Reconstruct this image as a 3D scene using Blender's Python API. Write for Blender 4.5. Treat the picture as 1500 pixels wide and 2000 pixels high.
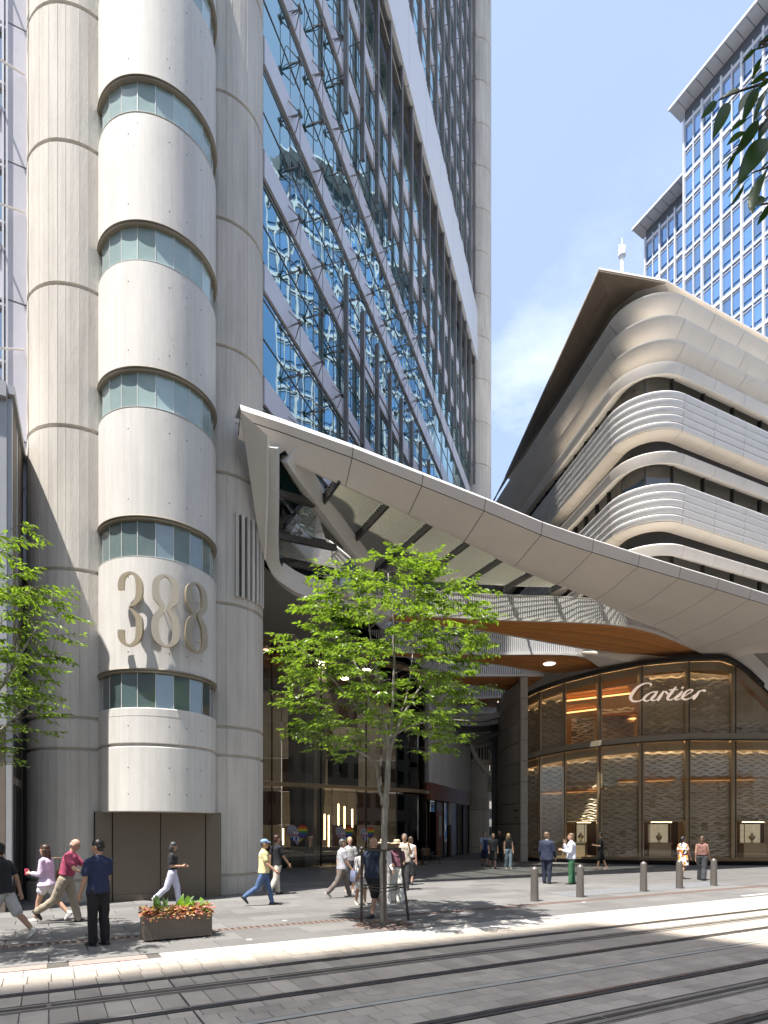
import bpy, bmesh, math, random
from mathutils import Vector, Matrix, noise, Quaternion
random.seed(7)
R = math.radians
for o in list(bpy.data.objects): bpy.data.objects.remove(o)
scene = bpy.context.scene
COL = scene.collection

# ------------------------------------------------------------------ camera
F, CX, HY, CH = 1181.0, 750.0, 1618.0, 1.95       # focal length in photo pixels, principal column, horizon row, eye height
cam_d = bpy.data.cameras.new('camera'); cam = bpy.data.objects.new('camera', cam_d); COL.objects.link(cam)
cam.location = (0, 0, CH); cam.rotation_euler = (R(90), 0, 0)
cam_d.sensor_fit = 'HORIZONTAL'; cam_d.sensor_width = 36; cam_d.lens = F/1500*36
cam_d.shift_y = (HY-1000)/1500; cam_d.clip_start = 0.05; cam_d.clip_end = 3000
scene.camera = cam
# ------------------------------------------------------------------ sky, sun, exposure
SUN_H = Vector((.66, .75)).normalized(); SUN_EL = R(69)
world = bpy.data.worlds.new('World'); scene.world = world; world.use_nodes = True
nt = world.node_tree; nt.nodes.clear()
w_out = nt.nodes.new('ShaderNodeOutputWorld'); w_bg = nt.nodes.new('ShaderNodeBackground')
sky = nt.nodes.new('ShaderNodeTexSky'); sky.sky_type = 'NISHITA'; sky.sun_disc = False
sky.sun_elevation = SUN_EL; sky.sun_rotation = math.atan2(-SUN_H.x, -SUN_H.y)
sky.air_density = 1.0; sky.dust_density = 2.2; sky.ozone_density = 1.0
w_bg.inputs['Strength'].default_value = 0.126
tc = nt.nodes.new('ShaderNodeTexCoord'); mp = nt.nodes.new('ShaderNodeMapping'); mp.inputs['Scale'].default_value = (1, 1, 2.2); mp.inputs['Location'].default_value = (2.1, 3.9, 1.2)
cn = nt.nodes.new('ShaderNodeTexNoise'); cn.inputs['Scale'].default_value = 2.6; cn.inputs['Detail'].default_value = 9; cn.inputs['Roughness'].default_value = .62
cr = nt.nodes.new('ShaderNodeValToRGB'); cr.color_ramp.elements[0].position = .50; cr.color_ramp.elements[1].position = .82
cm = nt.nodes.new('ShaderNodeMix'); cm.data_type = 'RGBA'; cm.inputs['B'].default_value = (4.9, 5.2, 5.8, 1)
nt.links.new(tc.outputs['Generated'], mp.inputs['Vector']); nt.links.new(mp.outputs['Vector'], cn.inputs['Vector'])
nt.links.new(cn.outputs['Fac'], cr.inputs['Fac']); nt.links.new(cr.outputs['Color'], (ml := nt.nodes.new('ShaderNodeMath')).inputs[1]); ml.operation = 'MULTIPLY'; nt.links.new(ml.outputs[0], cm.inputs['Factor'])
hz = nt.nodes.new('ShaderNodeMix'); hz.data_type = 'RGBA'; hz.inputs['Factor'].default_value = .36; hz.inputs['B'].default_value = (2.75, 3.3, 4.45, 1)
nt.links.new(sky.outputs['Color'], hz.inputs['A']); nt.links.new(hz.outputs['Result'], cm.inputs['A'])
sx = nt.nodes.new('ShaderNodeSeparateXYZ'); er = nt.nodes.new('ShaderNodeMapRange'); er.interpolation_type = 'SMOOTHSTEP'; er.inputs['From Min'].default_value = .78; er.inputs['From Max'].default_value = .5
nt.links.new(tc.outputs['Generated'], sx.inputs[0]); nt.links.new(sx.outputs['Z'], er.inputs[0]); nt.links.new(er.outputs[0], ml.inputs[0]); nt.links.new(cm.outputs['Result'], w_bg.inputs['Color'])
nt.links.new(w_bg.outputs['Background'], w_out.inputs['Surface'])
sun_d = bpy.data.lights.new('sun', 'SUN'); sun_d.energy = 4.3; sun_d.angle = R(.55); sun_d.color = (1, .955, .89)
sun = bpy.data.objects.new('sun', sun_d); COL.objects.link(sun); sun.location = (-20, -25, 60)
LDIR = Vector((SUN_H.x*math.cos(SUN_EL), SUN_H.y*math.cos(SUN_EL), -math.sin(SUN_EL)))
sun.rotation_euler = LDIR.to_track_quat('-Z', 'Y').to_euler()
scene.render.engine = 'CYCLES'
vs = scene.view_settings; vs.view_transform = 'Standard'; vs.look = 'None'; vs.exposure = 1.3; vs.gamma = 1; vs.use_curve_mapping = False
scene.cycles.max_bounces = 9; scene.cycles.transparent_max_bounces = 24; scene.cycles.caustics_reflective = False; scene.cycles.caustics_refractive = False

# ------------------------------------------------------------------ helpers
def V(*a): return Vector(a)
def P(px, py, d): return Vector(((px-CX)/F*d, d, CH+(HY-py)/F*d))          # a photo direction taken to depth d
def G(px, py): d = F*CH/(py-HY); return Vector(((px-CX)/F*d, d, 0))         # a photo direction taken to the ground
ST = Vector((math.sin(R(61)), math.cos(R(61)), 0)); SN = Vector((-ST.y, ST.x, 0))     # along the street, away from the tracks
BT = Vector((math.sin(R(64)), math.cos(R(64)), 0)); BN = Vector((-BT.y, BT.x, 0))     # along the building fronts
def S(p, q, z=0): v = ST*p+SN*q; return Vector((v.x, v.y, z))
def tag(o, label=None, cat=None, group=None, kind=None):
    if label: o['label'] = label
    if cat: o['category'] = cat
    if group: o['group'] = group
    if kind: o['kind'] = kind
    return o
def empty(name, loc, label=None, cat=None, group=None, rz=0):
    e = bpy.data.objects.new(name, None); COL.objects.link(e); e.location = loc; e.rotation_euler = (0, 0, rz); e.empty_display_size = .2
    return tag(e, label, cat, group)
def link(name, me, parent=None, world=True):
    o = bpy.data.objects.new(name, me); COL.objects.link(o)
    if parent:
        o.parent = parent
        if world:
            off = Vector(parent.location)
            if parent.parent: off = Vector((0, 0, 0)) if parent.type != 'EMPTY' else off
            o.matrix_parent_inverse = Matrix.Translation(-off) if parent.type == 'EMPTY' else Matrix()
    return o
def dup(o, parent=None, loc=None, rot=None):
    c = o.copy(); COL.objects.link(c); c.parent = parent
    if loc is not None: c.location = loc
    if rot is not None: c.rotation_euler = rot
    return c
def copy_tree(o, parent=None):
    c = o.copy(); COL.objects.link(c); c.parent = parent
    for ch in [x for x in bpy.data.objects if x.parent == o]: copy_tree(ch, c)
    return c
def crom(pts, n=8, closed=False):
    pts = [Vector(p) for p in pts]; out = []; N = len(pts)
    for i in range(N if closed else N-1):
        g = (lambda k: pts[k % N]) if closed else (lambda k: pts[max(0, min(N-1, k))])
        p0, p1, p2, p3 = g(i-1), g(i), g(i+1), g(i+2)
        for k in range(n):
            t = k/n
            out.append(.5*((2*p1)+(p2-p0)*t+(2*p0-5*p1+4*p2-p3)*t*t+(3*p1-p0-3*p2+p3)*t**3))
    if not closed: out.append(pts[-1])
    return out
class MB:
    def __init__(s): s.v = []; s.f = []; s.m = []; s.cur = 0
    def add(s, vs, fs):
        b = len(s.v); s.v += [tuple(v) for v in vs]; s.f += [tuple(i+b for i in f) for f in fs]; s.m += [s.cur]*len(fs); return s
    def quad(s, a, b, c, d): return s.add([a, b, c, d], [(0, 1, 2, 3)])
    def box(s, c, sx, sy, sz, ux=V(1, 0, 0), uy=V(0, 1, 0), uz=V(0, 0, 1)):
        c = Vector(c); ux = Vector(ux)*sx/2; uy = Vector(uy)*sy/2; uz = Vector(uz)*sz/2
        vs = [c+ux*i+uy*j+uz*k for k in (-1, 1) for j in (-1, 1) for i in (-1, 1)]
        return s.add(vs, [(0, 2, 3, 1), (4, 5, 7, 6), (0, 1, 5, 4), (2, 6, 7, 3), (0, 4, 6, 2), (1, 3, 7, 5)])
    def bar(s, a, b, w, h, up=V(0, 0, 1)):
        a = Vector(a); b = Vector(b); d = (b-a); L = d.length; d.normalize(); up = Vector(up)
        sd = d.cross(up)
        if sd.length < 1e-4: sd = d.cross(V(1, 0, 0))
        sd.normalize(); u2 = sd.cross(d).normalized()
        return s.box((a+b)/2, L, w, h, d, sd, u2)
    def prism(s, poly, z0, z1):
        n = len(poly)
        return s.add([(p[0], p[1], z0) for p in poly]+[(p[0], p[1], z1) for p in poly],
                     [tuple(range(n-1, -1, -1)), tuple(range(n, 2*n))]+[(i, (i+1) % n, n+(i+1) % n, n+i) for i in range(n)])
    def slab(s, poly, n):                       # any planar polygon (3-D points) thickened along n
        k = len(poly); n = Vector(n); poly = [Vector(p) for p in poly]
        return s.add(poly+[p+n for p in poly], [tuple(range(k-1, -1, -1)), tuple(range(k, 2*k))]+[(i, (i+1) % k, k+(i+1) % k, k+i) for i in range(k)])
    def tube(s, pts, rs, n=8, cap=True):
        pts = [Vector(p) for p in pts]
        if not hasattr(rs, '__len__'): rs = [rs]*len(pts)
        vs = []; fs = []; ref = None
        for i, p in enumerate(pts):
            t = (pts[min(i+1, len(pts)-1)]-pts[max(i-1, 0)]).normalized()
            if ref is None: ref = t.orthogonal().normalized()
            a = (ref-t*ref.dot(t))
            a = a.normalized() if a.length > 1e-5 else t.orthogonal().normalized()
            ref = a; b = t.cross(a)
            vs += [p+(a*math.cos(2*math.pi*k/n)+b*math.sin(2*math.pi*k/n))*rs[i] for k in range(n)]
        for i in range(len(pts)-1):
            fs += [(i*n+k, i*n+(k+1) % n, (i+1)*n+(k+1) % n, (i+1)*n+k) for k in range(n)]
        if cap: fs += [tuple(range(n-1, -1, -1)), tuple((len(pts)-1)*n+k for k in range(n))]
        return s.add(vs, fs)
    def lathe(s, prof, c=(0, 0, 0), n=24, a0=0, a1=2*math.pi):
        full = abs(a1-a0-2*math.pi) < 1e-6; m = n if full else n+1; vs = []; fs = []
        for r, z in prof:
            vs += [(c[0]+r*math.cos(a0+(a1-a0)*k/n), c[1]+r*math.sin(a0+(a1-a0)*k/n), c[2]+z) for k in range(m)]
        for i in range(len(prof)-1):
            for k in range(n):
                k2 = (k+1) % m; fs.append((i*m+k, i*m+k2, (i+1)*m+k2, (i+1)*m+k))
        return s.add(vs, fs)
    def ell(s, c, rx, ry, rz, n=12, m=8, rot=None):
        vs = []; fs = []; c = Vector(c)
        for j in range(m+1):
            th = math.pi*j/m
            for k in range(n):
                ph = 2*math.pi*k/n; v = V(rx*math.sin(th)*math.cos(ph), ry*math.sin(th)*math.sin(ph), rz*math.cos(th))
                if rot: v = rot @ v
                vs.append(c+v)
        for j in range(m):
            for k in range(n): fs.append((j*n+k, (j+1)*n+k, (j+1)*n+(k+1) % n, j*n+(k+1) % n))
        return s.add(vs, fs)
    def grid(s, rows, closed=False):
        n = len(rows[0]); vs = [p for r in rows for p in r]; fs = []
        for i in range(len(rows)-1):
            for k in range(n if closed else n-1): fs.append((i*n+k, i*n+(k+1) % n, (i+1)*n+(k+1) % n, (i+1)*n+k))
        return s.add(vs, fs)
    def ribbon(s, pts, o, ux, uy, un, depth, closed=False, n=7, scale=1.0):
        # flat calligraphic stroke: pts (x, y, width) in a plane (o, ux, uy), thickened along un
        q = crom([Vector(p) for p in pts], n, closed); N = len(q); L = []; Rr = []
        for i in range(N):
            a = q[(i-1) % N] if closed else q[max(i-1, 0)]; b = q[(i+1) % N] if closed else q[min(i+1, N-1)]
            t = Vector((b.x-a.x, b.y-a.y)); t = t.normalized() if t.length > 1e-9 else Vector((1, 0)); nn = Vector((-t.y, t.x)); w = max(q[i].z, .5)/2
            L.append((q[i].x+nn.x*w, q[i].y+nn.y*w)); Rr.append((q[i].x-nn.x*w, q[i].y-nn.y*w))
        def W(p, d): return o+ux*(p[0]*scale)+uy*(p[1]*scale)+un*d
        rows = []
        for l, r in zip(L, Rr): rows.append([W(l, 0), W(l, depth), W(r, depth), W(r, 0)])
        if closed: rows.append(rows[0])
        s.grid(rows, True)
        if not closed: s.add(rows[0], [(0, 1, 2, 3)]); s.add(rows[-1], [(3, 2, 1, 0)])
        return s
    def mesh(s, name, mat=None, smooth=False):
        me = bpy.data.meshes.new(name); me.from_pydata(s.v, [], s.f)
        mats = mat if isinstance(mat, (list, tuple)) else [mat]
        for m in mats: me.materials.append(m)
        if len(mats) > 1: me.polygons.foreach_set('material_index', s.m)
        bm = bmesh.new(); bm.from_mesh(me); bmesh.ops.recalc_face_normals(bm, faces=bm.faces); bm.to_mesh(me); bm.free()
        if smooth is True: me.polygons.foreach_set('use_smooth', [True]*len(me.polygons))
        elif smooth: me.polygons.foreach_set('use_smooth', [True]*len(me.polygons)); me.set_sharp_from_angle(angle=R(smooth))
        me.update(); return me
    def build(s, name, mat=None, parent=None, smooth=False, world=True):
        return link(name, s.mesh(name, mat, smooth), parent, world)

# ------------------------------------------------------------------ materials
def nodes(m):
    m.use_nodes = True; n = m.node_tree; n.nodes.clear(); o = n.nodes.new('ShaderNodeOutputMaterial'); return n, o
def mat(name, col, rough=.6, metal=0., var=.12, scale=3., bump=0., bscale=40., stretch=(1, 1, 1), spec=.5, rnd=0., fine=0., emit=None, coat=0., ior=1.5, obj=False, streak=0.):
    m = bpy.data.materials.new(name); n, o = nodes(m); L = n.links
    b = n.nodes.new('ShaderNodeBsdfPrincipled'); L.new(b.outputs[0], o.inputs[0])
    b.inputs['Roughness'].default_value = rough; b.inputs['Metallic'].default_value = metal; b.inputs['Specular IOR Level'].default_value = spec; b.inputs['IOR'].default_value = ior
    b.inputs['Coat Weight'].default_value = coat
    if obj: c = n.nodes.new('ShaderNodeTexCoord'); src = c.outputs['Object']
    else: c = n.nodes.new('ShaderNodeNewGeometry'); src = c.outputs['Position']
    mpp = n.nodes.new('ShaderNodeMapping'); mpp.inputs['Scale'].default_value = stretch; L.new(src, mpp.inputs[0])
    nz = n.nodes.new('ShaderNodeTexNoise'); nz.inputs['Scale'].default_value = scale; nz.inputs['Detail'].default_value = 7; nz.inputs['Roughness'].default_value = .65
    L.new(mpp.outputs[0], nz.inputs[0])
    mr = n.nodes.new('ShaderNodeMapRange'); mr.inputs['From Min'].default_value = .25; mr.inputs['From Max'].default_value = .75
    mr.inputs['To Min'].default_value = 1-var; mr.inputs['To Max'].default_value = 1+var; L.new(nz.outputs[0], mr.inputs[0])
    fac = mr.outputs[0]
    if fine:
        n2 = n.nodes.new('ShaderNodeTexNoise'); n2.inputs['Scale'].default_value = bscale*2; n2.inputs['Detail'].default_value = 3; L.new(src, n2.inputs[0])
        r2 = n.nodes.new('ShaderNodeMapRange'); r2.inputs['From Min'].default_value = .3; r2.inputs['From Max'].default_value = .7; r2.inputs['To Min'].default_value = 1-fine; r2.inputs['To Max'].default_value = 1+fine; L.new(n2.outputs[0], r2.inputs[0])
        mu = n.nodes.new('ShaderNodeMath'); mu.operation = 'MULTIPLY'; L.new(fac, mu.inputs[0]); L.new(r2.outputs[0], mu.inputs[1]); fac = mu.outputs[0]
    if streak:        # rain streaks and grime running down the face
        ms = n.nodes.new('ShaderNodeMapping'); ms.inputs['Scale'].default_value = (5.5, 5.5, .16); L.new(src, ms.inputs[0])
        n4 = n.nodes.new('ShaderNodeTexNoise'); n4.inputs['Scale'].default_value = 1.3; n4.inputs['Detail'].default_value = 6; n4.inputs['Roughness'].default_value = .7; L.new(ms.outputs[0], n4.inputs[0])
        r4 = n.nodes.new('ShaderNodeMapRange'); r4.inputs['From Min'].default_value = .44; r4.inputs['From Max'].default_value = .70; r4.inputs['To Min'].default_value = 1.0; r4.inputs['To Max'].default_value = 1-streak; L.new(n4.outputs[0], r4.inputs[0])
        mu = n.nodes.new('ShaderNodeMath'); mu.operation = 'MULTIPLY'; L.new(fac, mu.inputs[0]); L.new(r4.outputs[0], mu.inputs[1]); fac = mu.outputs[0]
    if rnd:
        oi = n.nodes.new('ShaderNodeObjectInfo'); r3 = n.nodes.new('ShaderNodeMapRange'); r3.inputs['To Min'].default_value = 1-rnd; r3.inputs['To Max'].default_value = 1+rnd; L.new(oi.outputs['Random'], r3.inputs[0])
        mu = n.nodes.new('ShaderNodeMath'); mu.operation = 'MULTIPLY'; L.new(fac, mu.inputs[0]); L.new(r3.outputs[0], mu.inputs[1]); fac = mu.outputs[0]
    mx = n.nodes.new('ShaderNodeMix'); mx.data_type = 'RGBA'; mx.blend_type = 'MULTIPLY'; mx.inputs['Factor'].default_value = 1
    mx.inputs['A'].default_value = (*col, 1); L.new(fac, mx.inputs['B']); L.new(mx.outputs['Result'], b.inputs['Base Color'])
    if bump:
        nb = n.nodes.new('ShaderNodeTexNoise'); nb.inputs['Scale'].default_value = bscale; nb.inputs['Detail'].default_value = 5; L.new(mpp.outputs[0], nb.inputs[0])
        bp = n.nodes.new('ShaderNodeBump'); bp.inputs['Strength'].default_value = bump; bp.inputs['Distance'].default_value = .02; L.new(nb.outputs[0], bp.inputs['Height']); L.new(bp.outputs[0], b.inputs['Normal'])
    if emit: b.inputs['Emission Color'].default_value = (*emit[0], 1); b.inputs['Emission Strength'].default_value = emit[1]
    return m
def mat_clear(name, tint, refl, rough=.0, fres=1.45, bump=0., bsc=.6):
    # clear sheet glass: transparent with a Fresnel reflection
    m = bpy.data.materials.new(name); n, o = nodes(m); L = n.links
    t = n.nodes.new('ShaderNodeBsdfTransparent'); t.inputs[0].default_value = (*tint, 1)
    g = n.nodes.new('ShaderNodeBsdfGlossy'); g.inputs['Roughness'].default_value = rough; g.inputs[0].default_value = (refl, refl, refl, 1)
    fr = n.nodes.new('ShaderNodeFresnel'); fr.inputs[0].default_value = fres
    mx = n.nodes.new('ShaderNodeMixShader'); L.new(fr.outputs[0], mx.inputs[0]); L.new(t.outputs[0], mx.inputs[1]); L.new(g.outputs[0], mx.inputs[2]); L.new(mx.outputs[0], o.inputs[0])
    if bump:
        ge = n.nodes.new('ShaderNodeNewGeometry'); nb = n.nodes.new('ShaderNodeTexNoise'); nb.inputs['Scale'].default_value = bsc; nb.inputs['Detail'].default_value = 1; L.new(ge.outputs['Position'], nb.inputs[0])
        bp = n.nodes.new('ShaderNodeBump'); bp.inputs['Strength'].default_value = bump; bp.inputs['Distance'].default_value = .05; L.new(nb.outputs[0], bp.inputs['Height']); L.new(bp.outputs[0], g.inputs['Normal']); L.new(bp.outputs[0], fr.inputs['Normal'])
    return m
def mat_mirror(name, deep, mirror, amount, bump=.1, bsc=.7, tilt=.012):
    # coated facade glass: deep body colour under a strong, slightly wavy reflection; each pane leans by its own hair
    m = bpy.data.materials.new(name); n, o = nodes(m); L = n.links
    d = n.nodes.new('ShaderNodeBsdfDiffuse'); d.inputs[0].default_value = (*deep, 1)
    g = n.nodes.new('ShaderNodeBsdfGlossy'); g.inputs['Roughness'].default_value = .01; g.inputs[0].default_value = (*mirror, 1)
    lw = n.nodes.new('ShaderNodeFresnel'); lw.inputs[0].default_value = 1.5
    mr = n.nodes.new('ShaderNodeMapRange'); mr.inputs['From Min'].default_value = 0; mr.inputs['From Max'].default_value = .6; mr.inputs['To Min'].default_value = amount; mr.inputs['To Max'].default_value = .97; L.new(lw.outputs[0], mr.inputs[0])
    mx = n.nodes.new('ShaderNodeMixShader'); L.new(mr.outputs[0], mx.inputs[0]); L.new(d.outputs[0], mx.inputs[1]); L.new(g.outputs[0], mx.inputs[2]); L.new(mx.outputs[0], o.inputs[0])
    ge = n.nodes.new('ShaderNodeNewGeometry'); oi = n.nodes.new('ShaderNodeObjectInfo')
    rv = n.nodes.new('ShaderNodeMapRange'); rv.inputs['To Min'].default_value = .45; rv.inputs['To Max'].default_value = 1.5; L.new(oi.outputs['Random'], rv.inputs[0])     # rooms and blinds behind differ from pane to pane
    dv = n.nodes.new('ShaderNodeMix'); dv.data_type = 'RGBA'; dv.blend_type = 'MULTIPLY'; dv.inputs['Factor'].default_value = 1; dv.inputs['A'].default_value = (*deep, 1); L.new(rv.outputs[0], dv.inputs['B']); L.new(dv.outputs['Result'], d.inputs[0])
    mu = n.nodes.new('ShaderNodeVectorMath'); mu.operation = 'SCALE'; L.new(oi.outputs['Random'], mu.inputs['Scale']); mu.inputs[0].default_value = (37, 91, 53)
    ad = n.nodes.new('ShaderNodeVectorMath'); L.new(ge.outputs['Position'], ad.inputs[0]); L.new(mu.outputs[0], ad.inputs[1])
    nb = n.nodes.new('ShaderNodeTexNoise'); nb.inputs['Scale'].default_value = bsc; nb.inputs['Detail'].default_value = 1.5; L.new(ad.outputs[0], nb.inputs[0])
    bp = n.nodes.new('ShaderNodeBump'); bp.inputs['Strength'].default_value = bump; bp.inputs['Distance'].default_value = .1; L.new(nb.outputs[0], bp.inputs['Height']); L.new(bp.outputs[0], g.inputs['Normal'])
    return m
def mat_leaf(name, col, trans=.45, var=.35, rough=.32, tint=(1.5, 1.55, .55)):
    m = bpy.data.materials.new(name); n, o = nodes(m); L = n.links
    b = n.nodes.new('ShaderNodeBsdfPrincipled'); b.inputs['Roughness'].default_value = rough
    t = n.nodes.new('ShaderNodeBsdfTranslucent'); mx = n.nodes.new('ShaderNodeMixShader'); mx.inputs[0].default_value = trans
    ge = n.nodes.new('ShaderNodeNewGeometry'); h = n.nodes.new('ShaderNodeMapRange'); h.inputs['To Min'].default_value = 1-var; h.inputs['To Max'].default_value = 1+var; L.new(ge.outputs['Random Per Island'], h.inputs[0])
    mm = n.nodes.new('ShaderNodeMix'); mm.data_type = 'RGBA'; mm.blend_type = 'MULTIPLY'; mm.inputs['Factor'].default_value = 1; mm.inputs['A'].default_value = (*col, 1); L.new(h.outputs[0], mm.inputs['B'])
    m2 = n.nodes.new('ShaderNodeMix'); m2.data_type = 'RGBA'; m2.blend_type = 'MULTIPLY'; m2.inputs['Factor'].default_value = 1; L.new(mm.outputs['Result'], m2.inputs['A']); m2.inputs['B'].default_value = (*tint, 1)
    L.new(mm.outputs['Result'], b.inputs['Base Color']); L.new(m2.outputs['Result'], t.inputs[0])
    L.new(b.outputs[0], mx.inputs[1]); L.new(t.outputs[0], mx.inputs[2]); L.new(mx.outputs[0], o.inputs[0])
    return m
M = {}
M['concrete'] = mat('board_marked_concrete', (.60, .56, .50), .85, var=.2, scale=1.1, stretch=(1, 1, .22), bump=.35, bscale=22, fine=.06, rnd=.06, streak=.18)
M['concrete_smooth'] = mat('painted_concrete', (.66, .635, .595), .75, var=.09, scale=1.6, stretch=(1, 1, .35), bump=.14, bscale=14, fine=.03, rnd=.025, streak=.13)
M['hole'] = mat('tie_hole', (.05, .045, .04), .9)
M['bronze_trim'] = mat('bronze_trim', (.29, .25, .19), .45, metal=.35, var=.15)
M['door_brown'] = mat('brown_door_paint', (.155, .125, .09), .55, var=.05, bump=.05, bscale=60)
M['door_gap'] = mat('door_shadow_gap', (.015, .013, .01), .9)
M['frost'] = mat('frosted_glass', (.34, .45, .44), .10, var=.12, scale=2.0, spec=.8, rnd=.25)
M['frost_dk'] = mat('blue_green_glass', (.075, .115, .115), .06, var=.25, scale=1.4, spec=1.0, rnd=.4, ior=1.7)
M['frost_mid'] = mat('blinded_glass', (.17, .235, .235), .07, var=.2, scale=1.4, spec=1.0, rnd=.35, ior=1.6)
M['screen_sky_reflect'] = mat('sky_reflection_screen', (.74, .70, .62), .42, metal=.2, var=.12, scale=2)  # pale tone painted in for sky reflected across the upper screens
M['gold'] = mat('satin_gold_metal', (.50, .42, .30), .38, metal=.6, var=.05)
M['sign'] = mat('pale_gold_sign', (.85, .68, .56), .45, metal=.15, var=.02, emit=((1., .80, .66), .22))
M['white_panel'] = mat('canopy_panel', (.74, .675, .60), .5, var=.06, scale=.6, bump=.03, bscale=5, rnd=.025)
M['white_steel'] = mat('white_steel', (.70, .68, .65), .45, var=.05)
M['mesh_white'] = mat('perforated_white_metal', (.72, .71, .72), .5, var=.04)
M['grey_soffit'] = mat('grey_soffit', (.34, .325, .31), .7, var=.06)
M['dark_steel'] = mat('dark_steel', (.09, .085, .08), .45, metal=.4, var=.15)
M['mast'] = mat('grey_mast', (.20, .19, .185), .4, metal=.5, var=.12)
M['lilac'] = mat('lilac_spandrel', (.62, .61, .67), .35, var=.05, rnd=.05)
M['facade'] = mat_mirror('blue_facade_glass', (.012, .060, .070), (.60, .80, .82), .5, bump=.085, bsc=.5)
M['facade_left'] = mat_mirror('teal_facade_glass', (.015, .07, .085), (.75, .9, .95), .35, bump=.15)
M['tower_glass'] = mat_mirror('blue_office_glass', (.06, .17, .38), (.62, .80, 1.0), .30, bump=.06)
M['tower_white'] = mat('white_office_frame', (.62, .64, .69), .5, var=.04)
M['tower_grey'] = mat('grey_louvre', (.10, .11, .13), .6)
M['stone'] = mat('pale_cladding', (.84, .775, .685), .6, var=.07, scale=.8, rnd=.02)
M['stone_white'] = mat('white_slat', (.88, .86, .83), .5, var=.04, rnd=.015)
M['soffit_brown'] = mat('brown_eave_panel', (.17, .13, .095), .55, var=.1, rnd=.08)
M['pav_glass'] = mat_mirror('grey_pavilion_glass', (.03, .03, .028), (.42, .42, .41), .14, bump=.05)
M['wood'] = mat('timber_batten', (.62, .26, .075), .5, var=.25, scale=1.2, stretch=(.6, 3, 3), rnd=.16)
M['clear'] = mat_clear('clear_glass', (.90, .89, .86), .9, fres=1.62, bump=.05)
M['smoke'] = mat_clear('tinted_lobby_glass', (.74, .73, .70), .85, fres=1.55, bump=.05)
M['roof_glass'] = mat_clear('fritted_roof_glass', (.84, .86, .83), .7, fres=1.4)
M['frit'] = mat_leaf('white_frit', (.62, .61, .57), .6, .02, .6, (1.15, 1.12, 1.08))
M['bronze'] = mat('bronze_frame', (.30, .22, .13), .4, metal=.5, var=.1)
M['bronze_lt'] = mat('champagne_frame', (.55, .43, .28), .4, metal=.45, var=.08)
M['screen'] = mat('wave_screen', (.66, .55, .40), .45, metal=.15, var=.18, scale=2, rnd=.1)
M['screen_dk'] = mat('wave_screen_back', (.50, .40, .27), .6, var=.15)
M['shop_wall'] = mat('shop_inner_wall', (.55, .42, .27), .6, var=.12, scale=1.2)
M['cove'] = mat('warm_cove_light', (1, .6, .25), .5, emit=((1, .52, .18), 1.1))
M['lamp_warm'] = mat('warm_lamp', (1, .8, .5), .5, emit=((1, .72, .38), 4.5))
M['lamp_white'] = mat('white_downlight', (.8, .8, .78), .5, emit=((1, .96, .9), .75))
M['drum'] = mat('grooved_stone', (.60, .55, .49), .75, var=.1, scale=2.5, bump=.15, bscale=30, rnd=.04)
M['black'] = mat('black_metal', (.018, .017, .016), .5)
M['dark_wood'] = mat('dark_timber', (.09, .045, .025), .5, var=.2, rnd=.1)
M['red_board'] = mat('rust_panel', (.20, .065, .035), .6, var=.15)
M['lobby_wall'] = mat('lobby_stone', (.58, .55, .50), .6, var=.08, rnd=.05)
M['floor_dk'] = mat('dark_floor', (.11, .105, .10), .4, var=.1)
M['pave'] = mat('granite_paver', (.165, .16, .155), .62, var=.16, scale=.9, bump=.1, bscale=80, fine=.10, rnd=.2)
M['pave_dk'] = mat('joint_bed', (.10, .098, .095), .9, var=.15)
M['sett'] = mat('road_paver', (.50, .435, .365), .75, var=.24, scale=1.1, bump=.25, bscale=60, fine=.18, rnd=.14)
M['joint'] = mat('sand_joint', (.10, .09, .078), .95, var=.3, scale=6)
M['asphalt'] = mat('asphalt', (.06, .058, .055), .9, var=.2, scale=8)
M['tactile'] = mat('pale_tactile_stone', (.47, .445, .415), .7, var=.1, fine=.08, rnd=.05)
M['pit'] = mat('pink_pit_lid', (.36, .26, .23), .7, var=.15)
M['grate'] = mat('rusty_grate', (.23, .165, .14), .7, metal=.2, var=.25, scale=9)
M['rail'] = mat('worn_rail_steel', (.50, .49, .52), .24, metal=.9, var=.25, scale=4)
M['rail_dk'] = mat('rail_groove', (.075, .066, .058), .8, var=.3)
M['aps'] = mat('power_rail', (.30, .265, .225), .75, metal=.1, var=.3, scale=3)
M['band'] = mat('concrete_band', (.46, .44, .39), .8, var=.12, fine=.08)
M['bark'] = mat('pale_bark', (.30, .275, .24), .85, var=.4, scale=9, stretch=(1, 1, .4), bump=.5, bscale=30)
M['twig'] = mat('dark_twig', (.11, .085, .065), .85, var=.2)
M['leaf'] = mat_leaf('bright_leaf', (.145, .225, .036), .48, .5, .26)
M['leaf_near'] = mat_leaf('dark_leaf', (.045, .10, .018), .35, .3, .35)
M['leaf_red'] = mat_leaf('coleus_leaf', (.40, .15, .12), .3, .6, .4)
M['leaf_green'] = mat_leaf('fern_leaf', (.16, .30, .04), .45, .35, .4)
M['leaf_pale'] = mat_leaf('pale_leaf', (.24, .36, .20), .35, .3, .4)
M['planter'] = mat('brown_planter_metal', (.16, .135, .11), .45, metal=.3, var=.12)
M['soil'] = mat('soil', (.05, .035, .025), .95, var=.3)
M['bollard'] = mat('grey_brown_bollard', (.17, .155, .14), .38, metal=.4, var=.12)
M['stake'] = mat('bronze_stake', (.055, .045, .036), .45, metal=.3, var=.15)
M['far_wall'] = mat('far_masonry', (.50, .47, .43), .8, var=.1)
M['far_dark'] = mat('far_window', (.04, .045, .05), .25)
M['nb_metal'] = mat('grey_metal_panel', (.42, .42, .43), .45, metal=.2, var=.06)
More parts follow.
